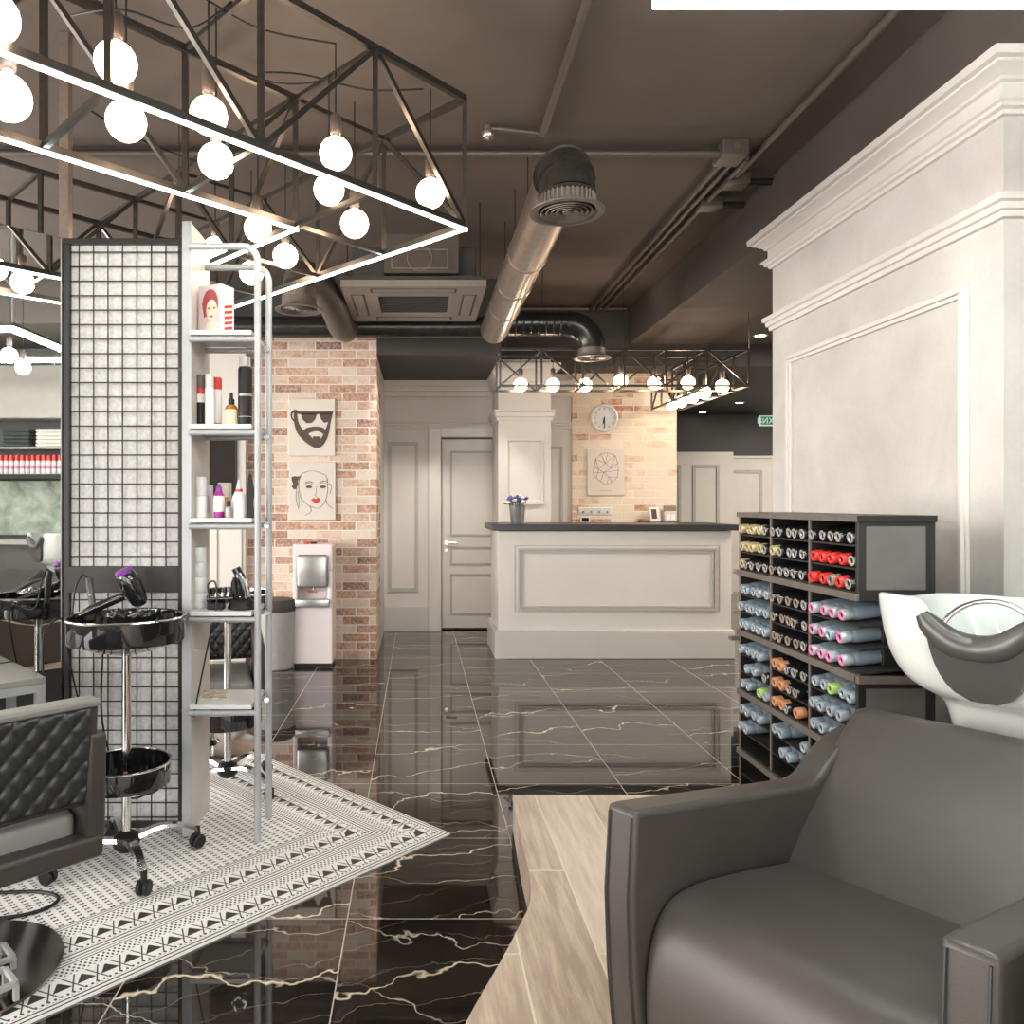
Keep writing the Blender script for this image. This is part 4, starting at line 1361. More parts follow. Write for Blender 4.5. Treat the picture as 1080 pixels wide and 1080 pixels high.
def make_trolley(label, loc, rz, group):
    t = thing('styling_trolley', label, 'trolley', loc, rz, group)
    # upper tray: rim, deep gloss side, recessed top, conical underside
    def tray(z, R, depth, cone, name, hollow):
        mb = MB()
        o_ = [(x, y) for x, y in tray_outline(R)]
        ring = lambda k, zz: [(x * k, y * k, zz) for x, y in o_]
        prof = [(.12, z - depth - cone), (.55, z - depth - cone * .5), (.90, z - depth), (.985, z - depth + .006), (1, z - depth + .02), (1, z - .004), (.985, z),
                (.96, z), (.945, z - .012 - hollow)]
        prof += [(.5, z - .014 - hollow), (.02, z - .014 - hollow)]
        mb.rings([ring(k, zz) for k, zz in prof])
        tr_ = mb.obj(name, 'glossblack', t, ang=30)
        MB().tube([(x * 1.0, y * 1.0, z - .001) for x, y in o_], .0045, 8, closed=True).obj('rim', 'chrome', tr_)
        return tr_
    tray(.925, .208, .095, .05, 'upper_tray', .016)
    tray(.385, .158, .085, .012, 'lower_tray', .055)
    MB().tube([(0, 0, .10), (0, 0, .83)], .0165, 20).obj('pole', 'chrome', t)
    MB().lathe([(0, .055), (.03, .055), (.046, .07), (.05, .09), (.044, .112), (.02, .128), (.0, .13)], 20).obj('hub', 'black', t)
    for i in range(4):
        a = -57 * PI / 180 + i * PI / 2
        c, s = math.cos(a), math.sin(a)
        pts = smooth_path([(.03 * c, .03 * s, .10), (.12 * c, .12 * s, .118), (.2 * c, .2 * s, .105), (.262 * c, .262 * s, .075)], 5)
        mb = MB()
        rr = []
        for j, p in enumerate(pts):
            w = .025 - .009 * j / len(pts)
            nx_, ny_ = -s * w, c * w
            rr.append([(p.x + nx_, p.y + ny_, p.z - .006), (p.x - nx_, p.y - ny_, p.z - .006), (p.x - nx_ * .7, p.y - ny_ * .7, p.z + .006), (p.x + nx_ * .7, p.y + ny_ * .7, p.z + .006)])
        mb.rings(rr)
        lg = mb.obj('leg', 'chrome', t, ang=50)
        mb = MB()
        cx_, cy_ = .265 * c, .265 * s
        q = a + .9 + i
        ax_ = Vector((math.cos(q), math.sin(q), 0))
        mb.tube([(cx_, cy_, .082), (cx_, cy_, .035)], .011, 10)
        for sg in (-1, 1):
            mb.lathe([(.0, 0), (.022, 0), (.0265, .004), (.0265, .014), (.022, .018), (0, .018)], 20, Vector((cx_, cy_, .0275)) + ax_ * (.004 if sg > 0 else -.022), ax_)
        mb.obj('caster', 'black', lg)
    return t


TX, TY = -1.085, 2.85
tro = make_trolley('black round styling trolley with the purple-capped hair dryer on its tray', (TX, TY, .006), 0, 'styling trolleys')
dup(tro, (-.90, 3.62, .006), 2.0, 'black styling trolley standing behind the open shelf')

# hair dryer lying on the trolley tray
zt = .925
t = thing('hair_dryer', 'glossy black hair dryer with a purple rear filter on the front trolley', 'hair dryer', (TX, TY, zt - .025))
bc = W(139, 619, 3.00) - Vector((TX, TY, zt - .025))
axd = Vector((-.28, -.15, .62)).normalized()
MB().lathe([(0, -.085), (.02, -.082), (.033, -.065), (.040, -.02), (.041, .02), (.037, .055), (.034, .06)], 26, bc, axd).obj('barrel', 'glossblack', t)
MB().lathe([(.034, .058), (.0345, .07), (.028, .078), (0, .080)], 24, bc, axd).obj('filter_cap', 'purple', t)
hs = [W(130, 629, 2.99), W(113, 636, 2.95), W(96, 643, 2.91), W(82, 650, 2.87)]
MB().tube([p - Vector((TX, TY, zt - .025)) for p in hs], [.016, .018, .017, .011], 14).obj('handle', 'glossblack', t)
MB().tube(smooth_path([p - Vector((TX, TY, zt - .025)) for p in (hs[-1], W(70, 660, 2.84), W(72, 690, 2.84), W(83, 740, 2.86), W(92, 775, 2.88))], 6), .0035, 8).obj('cord', 'black', t)
t = thing('clip_dish', 'round dish heaped with dark metal hair clips on the front trolley', 'dish', (TX + .03, TY - .02, zt - .03))
MB().lathe([(0, .0), (.065, 0), (.085, .02), (.088, .045), (.082, .045), (.074, .015), (0, .012)], 28).obj('dish', 'glossblack', t)
mb, mc = MB(), MB()
for i in range(34):
    a, r = random.random() * 2 * PI, .07 * math.sqrt(random.random())
    p = Vector((r * math.cos(a), r * math.sin(a), .035 + .02 * random.random()))
    q = Vector((random.uniform(-1, 1), random.uniform(-1, 1), random.uniform(-.3, .3))).normalized() * .022
    (mb if i % 2 else mc).tube([p - q, p + q], [.004, .0055], 6)
mb.obj('clip_heap', 'chrome', t)['kind'] = 'stuff'
mc.obj('clip_heap', 'black', t)['kind'] = 'stuff'
t = thing('curling_iron', 'curling iron with a looped cord standing at the back of the front trolley', 'curling iron', (W(96, 640, 3.0).x, 2.98, zt - .03))
MB().tube([(.02, 0, .02), (-.004, .02, .13), (-.012, .03, .16)], [.011, .014, .012], 12).obj('handle', 'rubber', t)
MB().tube([(.03, -.01, .0), (.02, 0, .03)], [.012, .012], 12).obj('barrel', 'black', t)
MB().lathe([(.005, 0), (.005, .004)], 10, (.004, .0, .10), (.3, -1, .1)).obj('lamp_button', 'pink', t)
MB().tube(smooth_path([(-.012, .03, .16), (-.04, .03, .17), (-.062, .02, .12), (-.066, .0, .02), (-.064, -.04, .0), (-.078, -.1, .02), (-.10, -.16, -.05), (-.085, -.17, -.3)], 7), .0035, 8).obj('cord', 'black', t)
# small thing in the lower tray
t = thing('hair_clip', 'pink hair clip lying in the lower tray of the front trolley', 'clip', (TX + .02, TY - .06, .32))
MB().tube([(0, 0, .005), (.0, .0, .05)], [.006, .008], 8).obj('jaw', 'magenta', t)
MB().tube([(-.05, .03, .006), (-.01, .04, .012)], [.008, .006], 8).obj('spring', 'silver', t)
o = MB().tube(smooth_path([(TX - .12, TY + .08, .80), (TX - .13, TY + .10, .5), (TX - .06, TY + .14, .22), (TX + .06, TY + .05, .25), (TX + .13, TY - .04, .30)], 8), .004, 8).obj('power_cord', 'black')
tag(o, 'black cord drooping under the lower tray of the front trolley', 'cord')
o = MB().tube(smooth_path([(-1.75, 2.55, .012), (-1.5, 2.62, .012), (-1.32, 2.64, .012), (-1.22, 2.60, .012), (-1.24, 2.52, .012), (-1.36, 2.47, .012), (-1.6, 2.46, .012)], 8), .006, 8).obj('power_cord', 'black')
tag(o, 'dark cord lying in a loop on the rug behind the styling chair', 'cord')

# ------------------------------------------------------------------ styling chairs
def make_chair(label, loc, rz, group, drop=0.0):
    t = thing('styling_chair', label, 'chair', loc, rz, group)
    zb, zt_ = .505 - drop, .778 - drop
    wx = .245
    # quilted back panel: diamond relief on the rear face and the front face
    mb = MB()
    nxn, nzn = 96, 56
    def quilt(y0, sg):
        grid = []
        for j in range(nzn + 1):
            row = []
            for i in range(nxn + 1):
                x = -wx + 2 * wx * i / nxn
                z = zb + (zt_ - zb) * j / nzn
                s, q = x / .062 + z / .072, x / .062 - z / .072
                h = abs(math.sin(PI * s) * math.sin(PI * q)) ** .4 * .013
                e = min(1, i / 2, j / 2, (nxn - i) / 2, (nzn - j) / 2)
                lean = -.10 * ((z - zb) / .27)
                row.append((x, y0 + lean * .35 + sg * h * e, z))
            grid.append(row)
        mb.rings(grid, close=False, capb=False, capt=False)
    quilt(-.285, -1)
    quilt(-.235, 1)
    mb.obj('quilted_panel', 'quilt', t, ang=60)
    mb = MB()
    l0, l1 = 0, -.035
    mb.rings([[(-wx - .02, -.280 + l, z), (wx + .02, -.280 + l, z), (wx + .02, -.238 + l, z), (-wx - .02, -.238 + l, z)] for l, z in ((l0, zb - .012), (l1, zt_ + .002))])
    mb.obj('backrest', 'leather', t, bevel=.008)
    mb = MB()
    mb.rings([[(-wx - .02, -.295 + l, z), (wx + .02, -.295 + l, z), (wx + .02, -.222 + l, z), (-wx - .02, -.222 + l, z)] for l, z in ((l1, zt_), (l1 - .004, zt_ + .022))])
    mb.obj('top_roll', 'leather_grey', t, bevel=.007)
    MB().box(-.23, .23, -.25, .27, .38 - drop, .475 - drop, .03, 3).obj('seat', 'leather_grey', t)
    for sg in (-1, 1):
        x0, x1 = (.236, .292) if sg > 0 else (-.292, -.236)
        poly = [(-.30, .40), (-.275, .365), (.24, .365), (.25, .66), (-.31, .70)]
        MB().prism([(a, b - drop) for a, b in poly], lambda a, b, h: (h, a, b), x0, x1).obj('armrest', 'leather', t, bevel=.014, bseg=3)
    MB().box(-.285, .285, -.305, -.235, .345 - drop, .41 - drop).obj('rear_frame', 'leather', t, bevel=.014, bseg=3)
    MB().box(-.2, .2, -.2, .2, .33 - drop, .37 - drop).obj('under_frame', 'black', t, smooth=False)
    MB().tube([(0, 0, .03), (0, 0, .34 - drop)], .03, 20).obj('gas_lift', 'chrome', t)
    mb = MB().lathe([(0, .0), (.265, .0), (.27, .004), (.268, .010), (.2, .018), (.06, .03), (.045, .05), (0, .05)], 56)
    mb.obj('base_disc', 'discmetal', t)
    return t


ch = make_chair('black quilted styling chair at the left picture edge, seen from behind', (-1.305, 2.185, .006), PI / 4, 'styling chairs')
ch2 = make_chair('black quilted styling chair standing behind the open shelf', (-1.16, 4.25, 0), .12, 'styling chairs', .06)
ch2.rotation_euler.z = PI + .25
# bars modelling the frame reflected in the disc
fr = thing('reflection', 'modelled reflection of grey frame bars over the round chair base', 'reflection', (-1.25, 2.08, .024), PI / 4)
for i, (x0, y0, zz) in enumerate(((-.16, .0, .035), (-.20, -.15, .045))):
    mb = MB()
    pts = [(x0 - .3, y0, 0), (x0 - .3, y0, zz), (x0 + .30, y0, zz), (x0 + .30, y0 + .09, zz), (x0 + .30, y0 + .09, 0)]
    mb.bar(pts[1], pts[2], .014)
    mb.bar(pts[2], pts[3], .014)
    mb.bar((x0 + .3, y0, zz), (x0 + .3, y0, 0), .014)
    mb.bar((x0 + .3, y0 + .09, zz), (x0 + .3, y0 + .09, 0), .014)
    mb.bar((x0 - .3, y0 + .09, zz), (x0 + .3, y0 + .09, zz), .014)
    mb.obj('reflected_bar', 'bin', fr, smooth=False, bevel=.002)

# console standing against the mirror
st = thing('console_table', 'grey-topped console with a white square frame standing against the salon mirror', 'table', (-1.464, 3.146, .0), -PI * .75 + math.radians(-.7))
MB().box(.185, .76, .012, .37, .705, .728).obj('table_top', 'tabletop', st, smooth=False, bevel=.002)
mb = MB()
for x in (.2, .745):
    for y in (.03, .352):
        mb.bar((x, y, .0), (x, y, .705), .03)
    mb.bar((x, .03, .69), (x, .352, .69), .03)
for y in (.03, .352):
    mb.bar((.2, y, .69), (.745, y, .69), .03)
mb.obj('frame', 'whitemetal', st, smooth=False)
# ------------------------------------------------------------------ colour rack
RX0, RX1 = 1.21, 1.425
RYN, RYF, RZb, RH = 2.107, 2.885, PLAT, .223
CWD = (RYF - RYN) / 3
RS = 1.35 / 1.15       # the rack was measured as if on the platform; standing on the floor it is this much bigger and farther


def rscale(p):
    return Vector((p[0] * RS, p[1] * RS, H + (p[2] - H) * RS))


rk = thing('colour_rack', 'black display rack of hair dye bottles beside the wash basin', 'rack', rscale((1.32, 2.5, PLAT)))
OR_ = Matrix.Scale(RS, 4) @ Matrix.Translation((-1.32, -2.5, -PLAT))
top = RZb + 5 * RH


def rkbox(name, mat, *a, bev=.0015):
    return MB(OR_).box(*a).obj(name, mat, rk, smooth=False, bevel=bev)


rkbox('top_board', 'rackwood', RX0 - .006, RX1, RYN - .006, RYF + .006, top - .016, top + .002)
rkbox('top_edge', 'rackedge', RX0 - .009, RX0 - .006, RYN - .006, RYF + .006, top - .016, top + .002)
rkbox('back_panel', 'rackwood', RX1 - .012, RX1 - .002, RYN, RYF, RZb + .01, top - .016)
for k in range(4):
    y = RYN + CWD * k
    ya, yb = (y, y + .014) if k == 0 else (y - .007, y + .007) if k < 3 else (y - .014, y)
    if k == 0:
        for r_ in (0, 1, 2, 4):
            z0 = RZb + r_ * RH
            p = rkbox('side_frame', 'rackwood', RX0, RX1 - .012, ya, yb, z0, z0 + RH)
            q = MB(OR_).box(RX0 + .022, RX1 - .03, ya - .002, ya, z0 + .02, z0 + RH - .028).obj('grey_panel', 'rackglass', p, smooth=False)
        rkbox('recess_panel', 'rackwood', RX0 + .10, RX1 - .012, ya + .05, yb + .05, RZb + 3 * RH, RZb + 4 * RH)
    else:
        rkbox('divider', 'rackwood', RX0, RX1 - .012, ya, yb, RZb, top - .016)
        rkbox('divider_edge', 'rackedge', RX0 - .003, RX0, ya + .002, yb - .002, RZb, top - .016)
for r_ in range(1, 5):
    z = RZb + r_ * RH
    rkbox('module_board', 'rackwood', RX0, RX1 - .012, RYN - .004, RYF, z - .012, z + .008)
    rkbox('module_edge', 'rackedge', RX0 - .010, RX0 + .001, RYN - .006, RYF + .004, z - .011, z + .010)
rkbox('plinth', 'black', RX0 + .01, RX1 - .012, RYN + .01, RYF - .01, RZb, RZb + .03)
rkbox('side_ledge', 'rackedge', RX0 - .01, RX1, RYN - .02, RYN + .002, RZb + 3 * RH - .012, RZb + 3 * RH + .008)
rkbox('pull_out_tab', 'rackedge', RX0 - .03, RX0 + .05, RYF, RYF + .03, RZb + 3 * RH - .035, RZb + 3 * RH - .022)

BOT = {}


def bottle_proto(key, body, cap, ring):
    """axis along local +x from the cap face (x=0) to the tail"""
    t = bpy.data.objects.new('dye_bottle', None)
    ax = (1, 0, 0)
    a = MB().lathe([(.0125, .028), (.018, .036), (.0198, .048), (.0198, .14), (.014, .155), (0, .157)], 14, axis=ax, capb=True).obj('bottle_body', body)
    b = MB().lathe([(.0155, .0005), (.0172, .003), (.0172, .030), (.014, .032)], 14, axis=ax, capb=False, capt=False).obj('cap', cap)
    c = MB().lathe([(.0085, .004), (.0105, -.0005), (.0150, -.0005), (.0158, .001)], 14, axis=ax, capb=False, capt=False).obj('cap_ring', ring)
    d_ = MB().lathe([(0, .006), (.0090, .005)], 14, axis=ax, capb=False, capt=False).obj('cap_hole', 'black')
    for o in (a, b, c, d_):
        COL.objects.unlink(o)
    BOT[key] = (a, b, c, d_)


for key, (body, cap, ring) in {'black': ('glossblack', 'glossblack', 'greyring'), 'gold': ('glossblack', 'gold', 'gold'), 'red': ('glossblack', 'red', 'red'),
                               'tan': ('glossblack', 'glossblack', 'tan'), 'orange': ('glossblack', 'orange', 'orange'), 'brown': ('glossblack', 'tan', 'tan'),
                               'silver': ('bluegrey', 'bluegrey', 'silvercap'), 'pink': ('bluegrey', 'silvercap', 'pink'), 'green': ('bluegrey', 'green', 'green')}.items():
    bottle_proto(key, body, cap, ring)
CAPN = {'black': 'black bottle with grey cap', 'gold': 'black bottle with gold cap', 'red': 'black bottle with red cap', 'tan': 'black bottle with tan cap',
        'orange': 'black bottle with orange cap', 'brown': 'black bottle with brown cap', 'silver': 'blue-grey bottle with silver cap',
        'pink': 'blue-grey bottle with pink cap', 'green': 'blue-grey bottle with green cap'}
b4, s5 = ['black'] * 4, ['silver'] * 5
# [column far, mid, near][module from the top][shelf]: far -> near along the shelf, None leaves a gap
RACK = [
    [[['gold'] * 4 + ['black'], ['gold'] * 4 + ['black'], ['gold'] + b4], [s5, s5, s5],
     [['silver'] * 4 + [None], [None, 'silver', 'silver', None, 'black'], ['silver', 'silver', None, 'green', 'silver']],
     [['silver'] * 4 + [None], ['silver', 'silver', None, None, None], [None] * 5]],
    [[b4 + ['black'], ['gold'] + b4, ['tan'] + b4], [['tan'] * 4 + ['black']] * 3,
     [['orange', 'orange', 'black', 'black', 'black'], ['orange', 'orange', 'black', 'tan', None], ['orange', 'orange', 'black', 'orange', None]],
     [['silver', 'silver', None, None, 'silver'], [None, 'silver', 'silver', None, None], [None] * 5]],
    [[b4 + ['black'], ['red'] * 4 + ['black'], ['red', 'red', 'brown', 'red', 'black']], [['pink', 'pink', 'pink', 'pink', None], ['pink', 'pink', 'silver', 'pink', None], ['pink'] * 4 + [None]],
     [['silver', 'silver', 'green', 'silver', 'silver'], ['silver'] * 4 + [None], ['silver'] * 3 + [None, None]], None],
]
CN = ['far', 'middle', 'near']
MN = ['top', 'second', 'third', 'fourth', 'lowest']
SN = ['upper', 'centre', 'lower']
nb = 0
for ci in range(3):
    yc0 = RYN + CWD * (2 - ci)
    for mi_ in range(5):
        if ci == 2 and mi_ == 4:
            continue
        z0 = RZb + (4 - mi_) * RH
        mod = RACK[ci][mi_] if mi_ < 4 else None
        for si in range(3):
            zs = z0 + .142 - si * .0645
            # thin sloping shelf
            ya, yb = yc0 + .008, yc0 + CWD - .008
            open_ = ci == 2 and mi_ == 1
            if open_:
                ya -= .012
            MB(OR_).prism([(RX0 + .002, zs - .004), (RX1 - .02, zs + .016), (RX1 - .02, zs + .021), (RX0 + .002, zs + .001)], lambda a, b, h: (a, h, b), ya, yb).obj('bottle_shelf', 'rackwood', rk, smooth=False)
            if mod is None or (ci == 2 and mi_ == 3):
                continue
            row = mod[si]
            k = len(row)
            seen = {}
            tot = {c: row.count(c) for c in row}
            for i, c in enumerate(row):
                if c is None:
                    continue
                seen[c] = seen.get(c, 0) + 1
                y = yc0 + CWD - .03 - i * (CWD - .06) / (k - 1)
                which = ('%s ' % ORD[seen[c] - 1]) if tot[c] > 1 else ''
                lab = '%s%s, %s shelf of %s module, %s rack column' % (which, CAPN[c], SN[si], MN[mi_], CN[ci])
                jit = random.uniform(-.004, .008)
                e = bpy.data.objects.new('dye_bottle', None)
                COL.objects.link(e)
                e.location = rscale((RX0 - .010 + jit, y, zs + .0205))
                e.scale = (RS, RS, RS)
                e.rotation_euler = (0, math.radians(-6.5), random.uniform(-.04, .04))
                e.empty_display_size = .05
                tag(e, lab, 'bottle', 'hair dye bottles in the rack')
                for p in BOT[c]:
                    q = p.copy()
                    COL.objects.link(q)
                    q.parent = e
                nb += 1
for v3 in BOT.values():
    for o in v3:
        bpy.data.objects.remove(o)

# ------------------------------------------------------------------ wash chair with basin
EB, ER = Vector((.81, .586, 0)), Vector((.586, -.81, 0))
ch_o = Vector((.3815, 1.549, PLAT))
wc = thing('wash_chair', 'charcoal leather wash chair with thick arms on the oak platform', 'chair', ch_o, math.atan2(.586, .81))
# local x = towards the back (b), local y = away from viewer-left... so r = -y


def bl(b, r, z):
    return (b, -r, z - PLAT)


def arm(r0, r1):
    out = [(.02, .2), (-.004, .42), (-.012, .58), (.0, .748)]
    top_ = smooth_path([(.0, .75, 0), (.3, .708, 0), (.60, .666, 0), (.70, .662, 0), (.78, .70, 0), (.86, .730, 0), (.965, .742, 0)], 5)
    poly = out + [(p.x, p.y) for p in top_[1:]] + [(.985, .70), (.975, .2)]
    return MB().prism(poly, lambda a, b, h: bl(a, h, b), r0, r1).obj('armrest', 'leather', wc, bevel=.012, bseg=3, ang=30)


for r0, r1 in ((0, .073), (.59, .663)):
    a_ = arm(r0, r1)
    mb = MB()
    for r in (r0 + .010, r1 - .010):
        mb.tube([bl(.016, r, .22), bl(-.0085, r, .42), bl(-.0165, r, .58), bl(-.004, r, .735)], .0022, 6)
    mb.obj('seam', 'quilt', a_)
# seat cushion
sp_ = smooth_path([(.035, .21, 0), (.02, .36, 0), (.03, .47, 0), (.075, .545, 0), (.16, .563, 0), (.30, .548, 0), (.45, .524, 0), (.60, .497, 0)], 6)
poly = [(p.x, p.y) for p in sp_] + [(.62, .40), (.62, .21)]
rr = []
for k, r in ((.93, .079), (.985, .083), (1, .095), (1, .33), (1, .57), (.985, .58), (.93, .584)):
    rr.append([bl(.35 + (a - .35) * (1 - (1 - k) * .12), r, .38 + (b - .38) * (1 - (1 - k) * .35)) for a, b in poly])
MB().rings(rr).obj('seat_cushion', 'leather', wc, ang=50)
# back cushion: thick sloped slab with rounded head
f0, f1 = Vector((.545, .475)), Vector((.955, .812))
d = (f1 - f0).normalized()
nn = Vector((d.y, -d.x))
def bp(s, h):
    q = f0 + d * s + nn * h
    return (q.x, q.y)
Ld = (f1 - f0).length
poly = [bp(-.06, .0), bp(.0, -.004), bp(.12, -.016), bp(.3, -.014), bp(Ld - .04, -.006), bp(Ld - .012, .0), bp(Ld + .004, .016), bp(Ld + .004, .05), bp(Ld - .01, .075), bp(.3, .12), bp(-.06, .13)]
rr = []
for k, r in ((.90, .052), (.965, .056), (1, .072), (1, .2), (1, .46), (1, .592), (.965, .608), (.90, .612)):
    rr.append([bl(.76 + (a - .76) * k, r, .63 + (b - .63) * k) for a, b in poly])
MB().rings(rr).obj('back_cushion', 'leather', wc, ang=50)
mb = MB()
MB().prism([(.04, .2), (.04, .33), (1.0, .33), (1.0, .2)], lambda a, b, h: bl(a, h, b), .075, .588).obj('base_frame', 'black', wc, smooth=False)
MB().prism([(1.08, .2), (1.08, .72), (1.46, .72), (1.46, .2)], lambda a, b, h: bl(a, h, b), .17, .43).obj('basin_pedestal', 'black', wc, smooth=False, bevel=.01)

# ceramic basin: one lofted bowl; the front wings rise beside the neck dip
BC_B, BC_R = 1.29, .30
NB_ = 120


def ring_pt(k, zfun, sb=.262, sr=.272, e=.62, db=0.0):
    pts = []
    for i in range(NB_):
        a = 2 * PI * i / NB_
        c, s = math.cos(a), math.sin(a)
        b = BC_B + db + sb * k * math.copysign(abs(c) ** e, c)
        r = BC_R + sr * k * math.copysign(abs(s) ** e, s)
        pts.append(bl(b, r, zfun(b, r, a)))
    return pts


def rimz(b, r, a):
    # wings (front corners) 1.10, neck dip .965, rear 1.075
    dr = abs(r - BC_R)
    front = max(0, min(1, (BC_B + .05 - b) / .26))
    front = front * front * (3 - 2 * front)
    q = max(0, min(1, (.135 - dr) / .095))
    dip = q * q * (3 - 2 * q)
    return 1.072 + .03 * front - dip * front * .135


basin_rings = []
for k, z in ((.46, .70), (.50, .76), (.545, .815)):
    basin_rings.append(ring_pt(k, lambda b, r, a, z=z: z, db=.0, e=.8))
for k, f, e_ in ((.66, .06, .62), (.80, .16, .56), (.89, .32, .50), (.945, .50, .46), (.975, .72, .43), (.993, .90, .42), (1.0, .975, .42)):
    basin_rings.append(ring_pt(k, lambda b, r, a, f=f: .815 + (rimz(b, r, a) - .815) * f, e=e_))
basin_rings.append(ring_pt(.99, lambda b, r, a: rimz(b, r, a), e=.42))
basin_rings.append(ring_pt(.95, lambda b, r, a: rimz(b, r, a) + .002, e=.44))
basin_rings.append(ring_pt(.90, lambda b, r, a: rimz(b, r, a) - .008, e=.48))
for k, z in ((.84, 1.0), (.78, .95), (.62, .90), (.4, .875), (.1, .865)):
    basin_rings.append(ring_pt(k, lambda b, r, a, z=z: min(z, rimz(b, r, a) - .02), e=.8))
bas = thing('wash_basin', 'white ceramic wash basin with a black neck cushion behind the wash chair', 'basin', ch_o, math.atan2(.586, .81))
MB().rings(basin_rings).obj('bowl', 'ceramic', bas, ang=70, subsurf=1)
# neck cushion: curved roll on the dip with an apron hanging in front
roll = []
for i in range(17):
    t_ = -1 + 2 * i / 16
    roll.append(bl(1.018 + .016 * (1 - abs(t_)), BC_R + .118 * t_, .985 + 0.078 * abs(t_) ** 2.3))
rad = [.016 + .021 * math.sqrt(max(0, 1 - (-1 + 2 * i / 16) ** 2)) for i in range(17)]
MB().tube(roll, rad, 16).obj('neck_roll', 'rubber', bas)
ringsA = []
for j in range(9):
    v_ = j / 8
    w_ = .105 * math.sqrt(max(.02, 1 - (v_ * .97) ** 2.4))
    row = []
    for i in range(17):
        t_ = -1 + 2 * i / 16
        r = BC_R + .012 * v_ + w_ * t_
        z = (.965 + .06 * (abs(t_) ** 2) * (w_ / .105) ** 2) * (1 - v_) + v_ * .852
        row.append((1.014 + .035 * v_, r, z))
    ringsA.append(row)
mb = MB()
mb.rings([[bl(b - .008, r, z) for b, r, z in row] + [bl(b + .04, r, z) for b, r, z in row[::-1]] for row in ringsA])
mb.obj('neck_apron', 'rubber', bas, ang=50)
MB().tube([bl(1.13 + .05 * math.sin(PI * i / 24), BC_R - .01 - .105 * math.cos(PI * i / 24), 1.005 + .088 * math.sin(PI * i / 24)) for i in range(25)], .007, 10).obj('chrome_hoop', 'chrome', bas)
MB().tube(smooth_path([bl(1.47, .42, 1.04), bl(1.47, .42, 1.13), bl(1.43, .42, 1.16), bl(1.36, .42, 1.13)], 5), .014, 12).obj('tap', 'chrome', bas)

# the next wash place of the row, seen only in the mirror
w2 = dup(wc, ch_o + ER * .76, None, 'second wash chair of the row, seen only in the mirror at the left edge')
b2 = dup(bas, ch_o + ER * .76, None, 'white wash basin with a black cushion, seen only in the mirror at the left edge')

# ------------------------------------------------------------------ things on the right wall (seen in the mirror)
su = thing('wall_cabinet', 'beige wall cabinets seen in the mirror above the towels', 'cabinet', (3.2, .6, 2.19))
MB().box(-.32, 0, -1.4, 1.5, 0, .52).obj('body', 'cabinet', su, smooth=False)
for y, y2 in ((-1.38, -.44), (-.43, .46), (.468, 1.48)):
    MB().box(-.338, -.32, y, y2, .004, .516).obj('door', 'cabinet', su, smooth=False, bevel=.002)
sf = thing('wall_shelf', 'dark two-tier shelf holding towels and bottles, seen in the mirror', 'shelf', (3.2, .6, 1.60))
MB().box(-.3, 0, -1.4, 1.5, .29, .31).obj('upper_board', 'greyring', sf, smooth=False)
MB().box(-.3, 0, -1.4, 1.5, .0, .04).obj('lower_board', 'black', sf, smooth=False)
for y in (-1.4, 1.48):
    MB().box(-.3, 0, y, y + .02, .04, .59).obj('end_panel', 'black', sf, smooth=False)
MB().box(-.012, 0, -1.38, 1.48, .04, .59).obj('back_panel', 'darkwall', sf, smooth=False)


def towel(name, mat, y, z, lab, grp, w=.27):
    mb = MB()
    for i in range(1):
        mb.box(-.14, .14, -w / 2, w / 2, 0, .034, .015, 3)
    o = mb.obj(name, mat)
    o.location = (3.03, y, z)
    o.rotation_euler = (0, 0, random.uniform(-.04, .04))
    tag(o, lab, 'towel', grp)


for i in range(5):
    w = ['lowest', 'second lowest', 'middle', 'second highest', 'topmost'][i]
    towel('folded_towel', 'towelgrey', .53, 1.912 + .0355 * i, '%s dark grey towel of the stack in the mirror' % w, 'dark towels')
    towel('folded_towel', 'towelwhite', .86, 1.912 + .0355 * i, '%s white towel of the stack in the mirror' % w, 'white towels')
first = None
for i in range(16):
    y = .33 + .054 * i
    lab = 'white dye tube with a red cap, %s from the left in the mirrored row' % ORD[i]
    if first is None:
        first = thing('dye_tube', lab, 'bottle', (2.98, y, 1.64), 0, 'red and white bottles on the dark shelf')
        MB().lathe([(0, 0), (.021, 0), (.023, .004), (.023, .125), (.018, .14)], 14).obj('body', 'white', first)
        MB().lathe([(.0234, .055), (.0234, .09)], 14, capb=False, capt=False).obj('pink_band', 'pink', first)
        MB().lathe([(.0195, .138), (.0195, .19), (.017, .193), (0, .193)], 14).obj('cap', 'red', first)
    else:
        dup(first, (2.98, y, 1.64), 0, lab)
mu = thing('wall_mural', 'sage green and grey textured picture seen in the mirror under the bottles', 'picture', (3.2, .6, 1.03))
MB().box(-.02, 0, -1.4, 1.5, 0, .55).obj('print', 'mural', mu, smooth=False)
mb = MB().box(-.03, 0, -1.42, 1.52, -.02, 0).box(-.03, 0, -1.42, 1.52, .55, .57)
mb.obj('frame', 'black', mu, smooth=False)
lg = thing('wall_ledge', 'grey ledge running under the sage picture in the mirror', 'ledge', (3.2, .6, .93))
MB().box(-.08, 0, -1.4, 1.5, 0, .055).obj('board', 'greyring', lg, smooth=False, bevel=.004)

